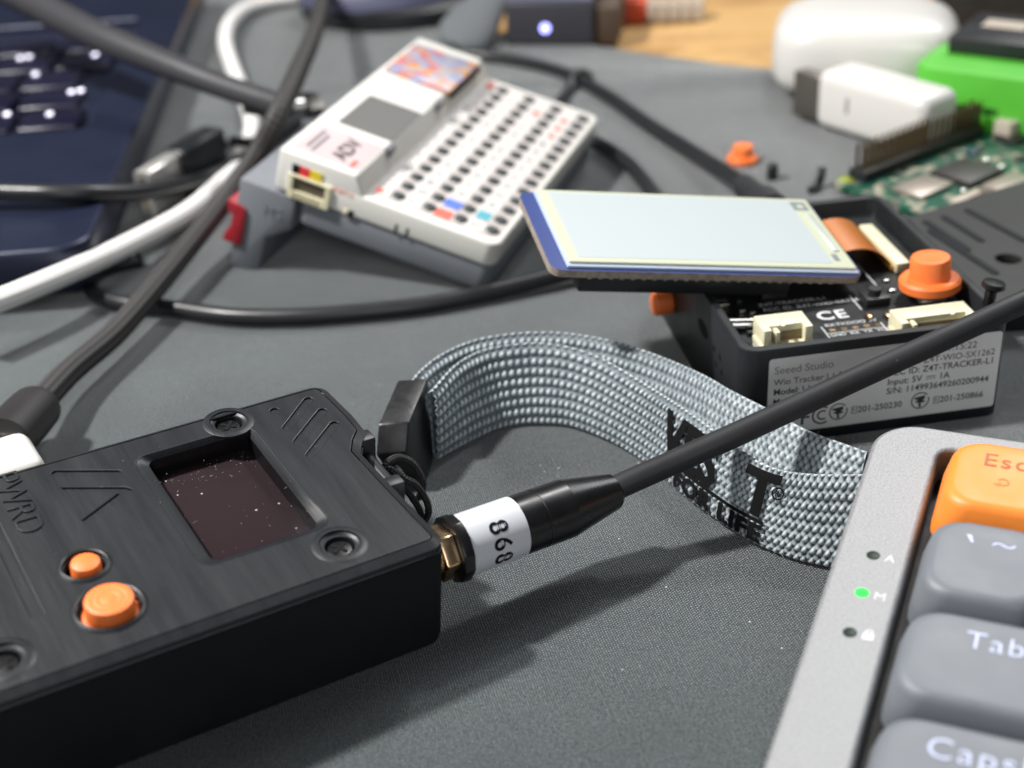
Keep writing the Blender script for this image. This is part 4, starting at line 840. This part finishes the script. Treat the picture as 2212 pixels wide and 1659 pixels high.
rc.add('red_end', rbox(0, 8.5, 0, 9, 0, 8, 0.8), redconn); rc.add('ribbed_body', sum((rbox(8.6+i*4.2, 12+i*4.2, 0.6, 8.4, 0.3, 7, 0.6) for i in range(5)), rbox(8, 29, 1.4, 7.6, 0.8, 6.2, 0.4)), beige)

# ================================================================== far right
pb = Thing('earbud_case', 'large white rounded pebble-shaped case at the back on the cloth', 'case', frame((110.5, 417, 0), D2R(-14)), (0, 0, 0))
def pebble(a, b, c, e=0.62, n=40, m=24):
    v = []; f = []
    for i in range(m+1):
        ph = math.pi*(i/m-0.5)
        for j in range(n):
            th = 2*math.pi*j/n; cp = math.copysign(abs(math.cos(ph))**e, math.cos(ph)); sp = math.copysign(abs(math.sin(ph))**e, math.sin(ph))
            ct = math.copysign(abs(math.cos(th))**e, math.cos(th)); st_ = math.copysign(abs(math.sin(th))**e, math.sin(th)); v.append((a*cp*ct, b*cp*st_, c*sp+c))
    for i in range(m):
        for j in range(n): k = (j+1) % n; f.append((i*n+j, i*n+k, (i+1)*n+k, (i+1)*n+j))
    return G(v, f)
pb.add('body', pebble(27, 22, 12.6, 0.55), whiteglossy, sharp=80)
wbM = frame((88.6, 384.5, 0), D2R(-54))
wb = Thing('usb_charger', 'small white charger block with a metal usb plug, in front of the white rounded case', 'charger', wbM, (20, 8, 0))
wb.add('body', rbox(0, 38, 0, 15, 0.2, 17.0, 3.4, 5), whiteglossy); wb.add('seam', rbox(14, 33, 11.6, 12.4, 16.2, 16.6, 0.1), mat('yellowed_seam', lin('#8d876e'), 0.5))
wb.add('pin_hole', rbox(11.4, 12.6, -0.05, 0.2, 7, 11.5, 0.1), mat('soft_grey_recess', lin('#8f8d88'), 0.5))
wb.add('usb_plug', rbox(-8.5, 0.5, 1.0, 6.0, 1.6, 14.6, 0.4), mat('dull_grey_metal', lin('#77726c'), 0.4, metal=0.7))
gb = Thing('green_box', 'bright green plastic box with a slot, behind the green circuit board', 'box', frame((114, 378, 0), D2R(-36)), (30, 20, 0))
gb.add('body', plate(rrect(0, 62, 0, 40, 4, 5), [], 0, 19, 0.8, 3), greenplastic); gb.add('slot', rbox(12, 24, -0.06, 0.3, 8, 9.8, 0.1), mat('dark_green_recess', lin('#1e5a12'), 0.6))
cardM = frame((126.5, 388, 19.1), D2R(-34))
cd_ = Thing('black_card_reader', 'flat black card device with pale markings lying on the green box', 'card reader', cardM, (0, 0, 0))
cd_.add('body', rbox(0, 40, -2, 26, 0, 4.6, 0.7), blackabs); cd_.add('pale_marking', rbox(5, 17, 11, 19, 4.6, 4.7, 0)+rbox(22, 36, 4, 14, 4.6, 4.7, 0), beige)
bkM = frame(tuple(at(2010, 68, 0)), D2R(-18))
bk = Thing('black_ribbed_device', 'black ribbed device at the top right corner behind the green box', 'device', bkM, (20, 15, 0))
bk.add('body', rbox(0, 90, 0, 60, 0, 16, 2, 3), blackabs)
bk.add('ribs', sum((rbox(4+i*9, 11+i*9, 3, 56, 16, 18.5, 0.8) for i in range(1, 9)), rbox(4, 11, 3, 56, 16, 18.5, 0.8)), mat('charcoal_rib', lin('#333336'), 0.4))
bk.add('glint_screw', lathe([(1.6, 0), (1.6, 0.6), (0.01, 1.0)], 14).mv(2.5, 30, 16), steel)
# green single-board computer
a_, b_ = np.array(at(1850, 392, 2.5)), np.array(at(2108, 288, 2.5)); yaw = math.atan2(b_[1]-a_[1], b_[0]-a_[0]); HL = np.linalg.norm((b_-a_)[:2])
pi = Thing('single_board_computer', 'green single-board computer with a long row of brass pins, beside the open box', 'circuit board', frame((a_[0], a_[1], 0), yaw), (30, -26, 1.5))
pi.add('board', plate(rrect(-5, 80, -50, 4.5, 3, 5), [], 1.2, 2.7, 0), pcbgreen)
hd = pi.add('pin_header', rbox(0, HL, -2.7, 2.7, 2.7, 5.4, 0.2), blackabs); g = G()
for i in range(20):
    for y in (-1.3, 1.3): g = g+rbox(HL*(i+0.5)/20-0.36, HL*(i+0.5)/20+0.36, y-0.36, y+0.36, 5.3, 12.0, 0.12, 1)
pi.add('pins', g, pinmetal, sub=hd)
for (x, y, a, b, hh, m, nm) in ((22, -17, 14, 12, 1.6, chip, 'processor_chip'), (7, -15, 13, 9, 1.2, silverchip, 'memory_chip'), (20, -31, 13, 8, 2.8, silverchip, 'metal_shield'), (42, -30, 10, 7, 3.2, silverchip, 'metal_socket'),
                            (52, -10, 9, 7, 1.4, chip, 'small_chip'), (36, -9, 4, 3, 1.0, mat('blue_chip', lin('#20394c'), 0.4), 'blue_component'), (60, -8, 22, 5, 5, beige, 'beige_socket'), (8, -27, 10, 2.5, 1.5, beige, 'flat_socket'), (32, -20, 3, 2, 1, steel, 'tiny_component'), (33, -14, 2, 3, 1, steel, 'tiny_component'), (12, -23, 2, 2, 1, steel, 'tiny_component'), (40, -20, 3, 2, 1, chip, 'tiny_component')):
    pi.add(nm, rbox(x-a/2, x+a/2, y-b/2, y+b/2, 2.7, 2.7+hh, 0.2), m)
solo('yellow_green_nub', lathe([(0.1, 0), (2.4, 0), (2.8, 1.0), (2.2, 2.6), (0.1, 3.2)], 20).mv(*at(1828, 408, 0.1)), yellowgreen, 'small yellow-green plastic nub at the near corner of the green circuit board', 'plastic nub', sharp=60)
# black lid beside the box
cv = [at(1955, 470, 8)[:2], at(2250, 378, 8)[:2], at(2420, 640, 8)[:2], at(2140, 655, 8)[:2]]
lidT = Thing('box_lid', 'matte black plastic lid with faint grooves and a round hole, right of the open box', 'lid', frame((105, 285, 0), 0), (0, 0, 0))
cvl = [(p[0]-105, p[1]-285) for p in cv]; hole_ = at(2178, 558, 8)
cvl_ccw = list(reversed(cvl))
lidT.add('panel', plate(cvl_ccw, [circ(hole_[0]-105, hole_[1]-285, 2.6, 24)], 4.5, 8.0, 0.4, 2), mat('matte_black_lid', lin('#1b1c1c'), 0.55, var=(60, 0.15)))
lidT.add('underside', prism([(p[0]*0.93, p[1]*0.93) for p in cvl_ccw], 0.1, 4.4), blackside)
g = G()
for (p, q) in (((2000, 480), (2090, 540)), ((2040, 470), (2120, 520)), ((2010, 500), (2150, 590)), ((2090, 455), (2212, 520))):
    A_, B_ = at(*p, 8.0), at(*q, 8.0); g = g+prism(capsule(A_[0]-105, A_[1]-285, B_[0]-105, B_[1]-285, 0.8), 7.9, 8.25)
lidT.add('groove_ribs', g, blackside)
# little loose pieces
c2m = frame(tuple(at(1604, 350, 0.1)), 0)
cap2 = cap1.r.copy(); COL.objects.link(cap2); cap2.matrix_world = Matrix.Translation(Vector(at(1604, 349, 0.05))*MM) @ Matrix.Scale(0.72, 4)
cap2['label'] = 'small orange button cap lying alone on the cloth, far behind the white display'
for ch in list(cap1.r.children): q = ch.copy(); COL.objects.link(q); q.parent = cap2
solo('black_peg', lathe([(0.1, 0), (1.5, 0), (1.5, 3.6), (1.1, 4.2), (0.1, 4.3)], 18).mv(*at(1668, 386, 0.05)), blackabs, 'short black peg standing on the cloth nearer the loose orange cap', 'peg')
P = [at(1752, 412, 0.9), at(1768, 398, 1.2), at(1774, 378, 3.4), at(1776, 362, 5.0)]
solo('bent_black_hook', tube(P, 1.1, 12, 0.5), blackabs, 'bent black hook on the cloth between the loose orange cap and the pin header', 'hook')
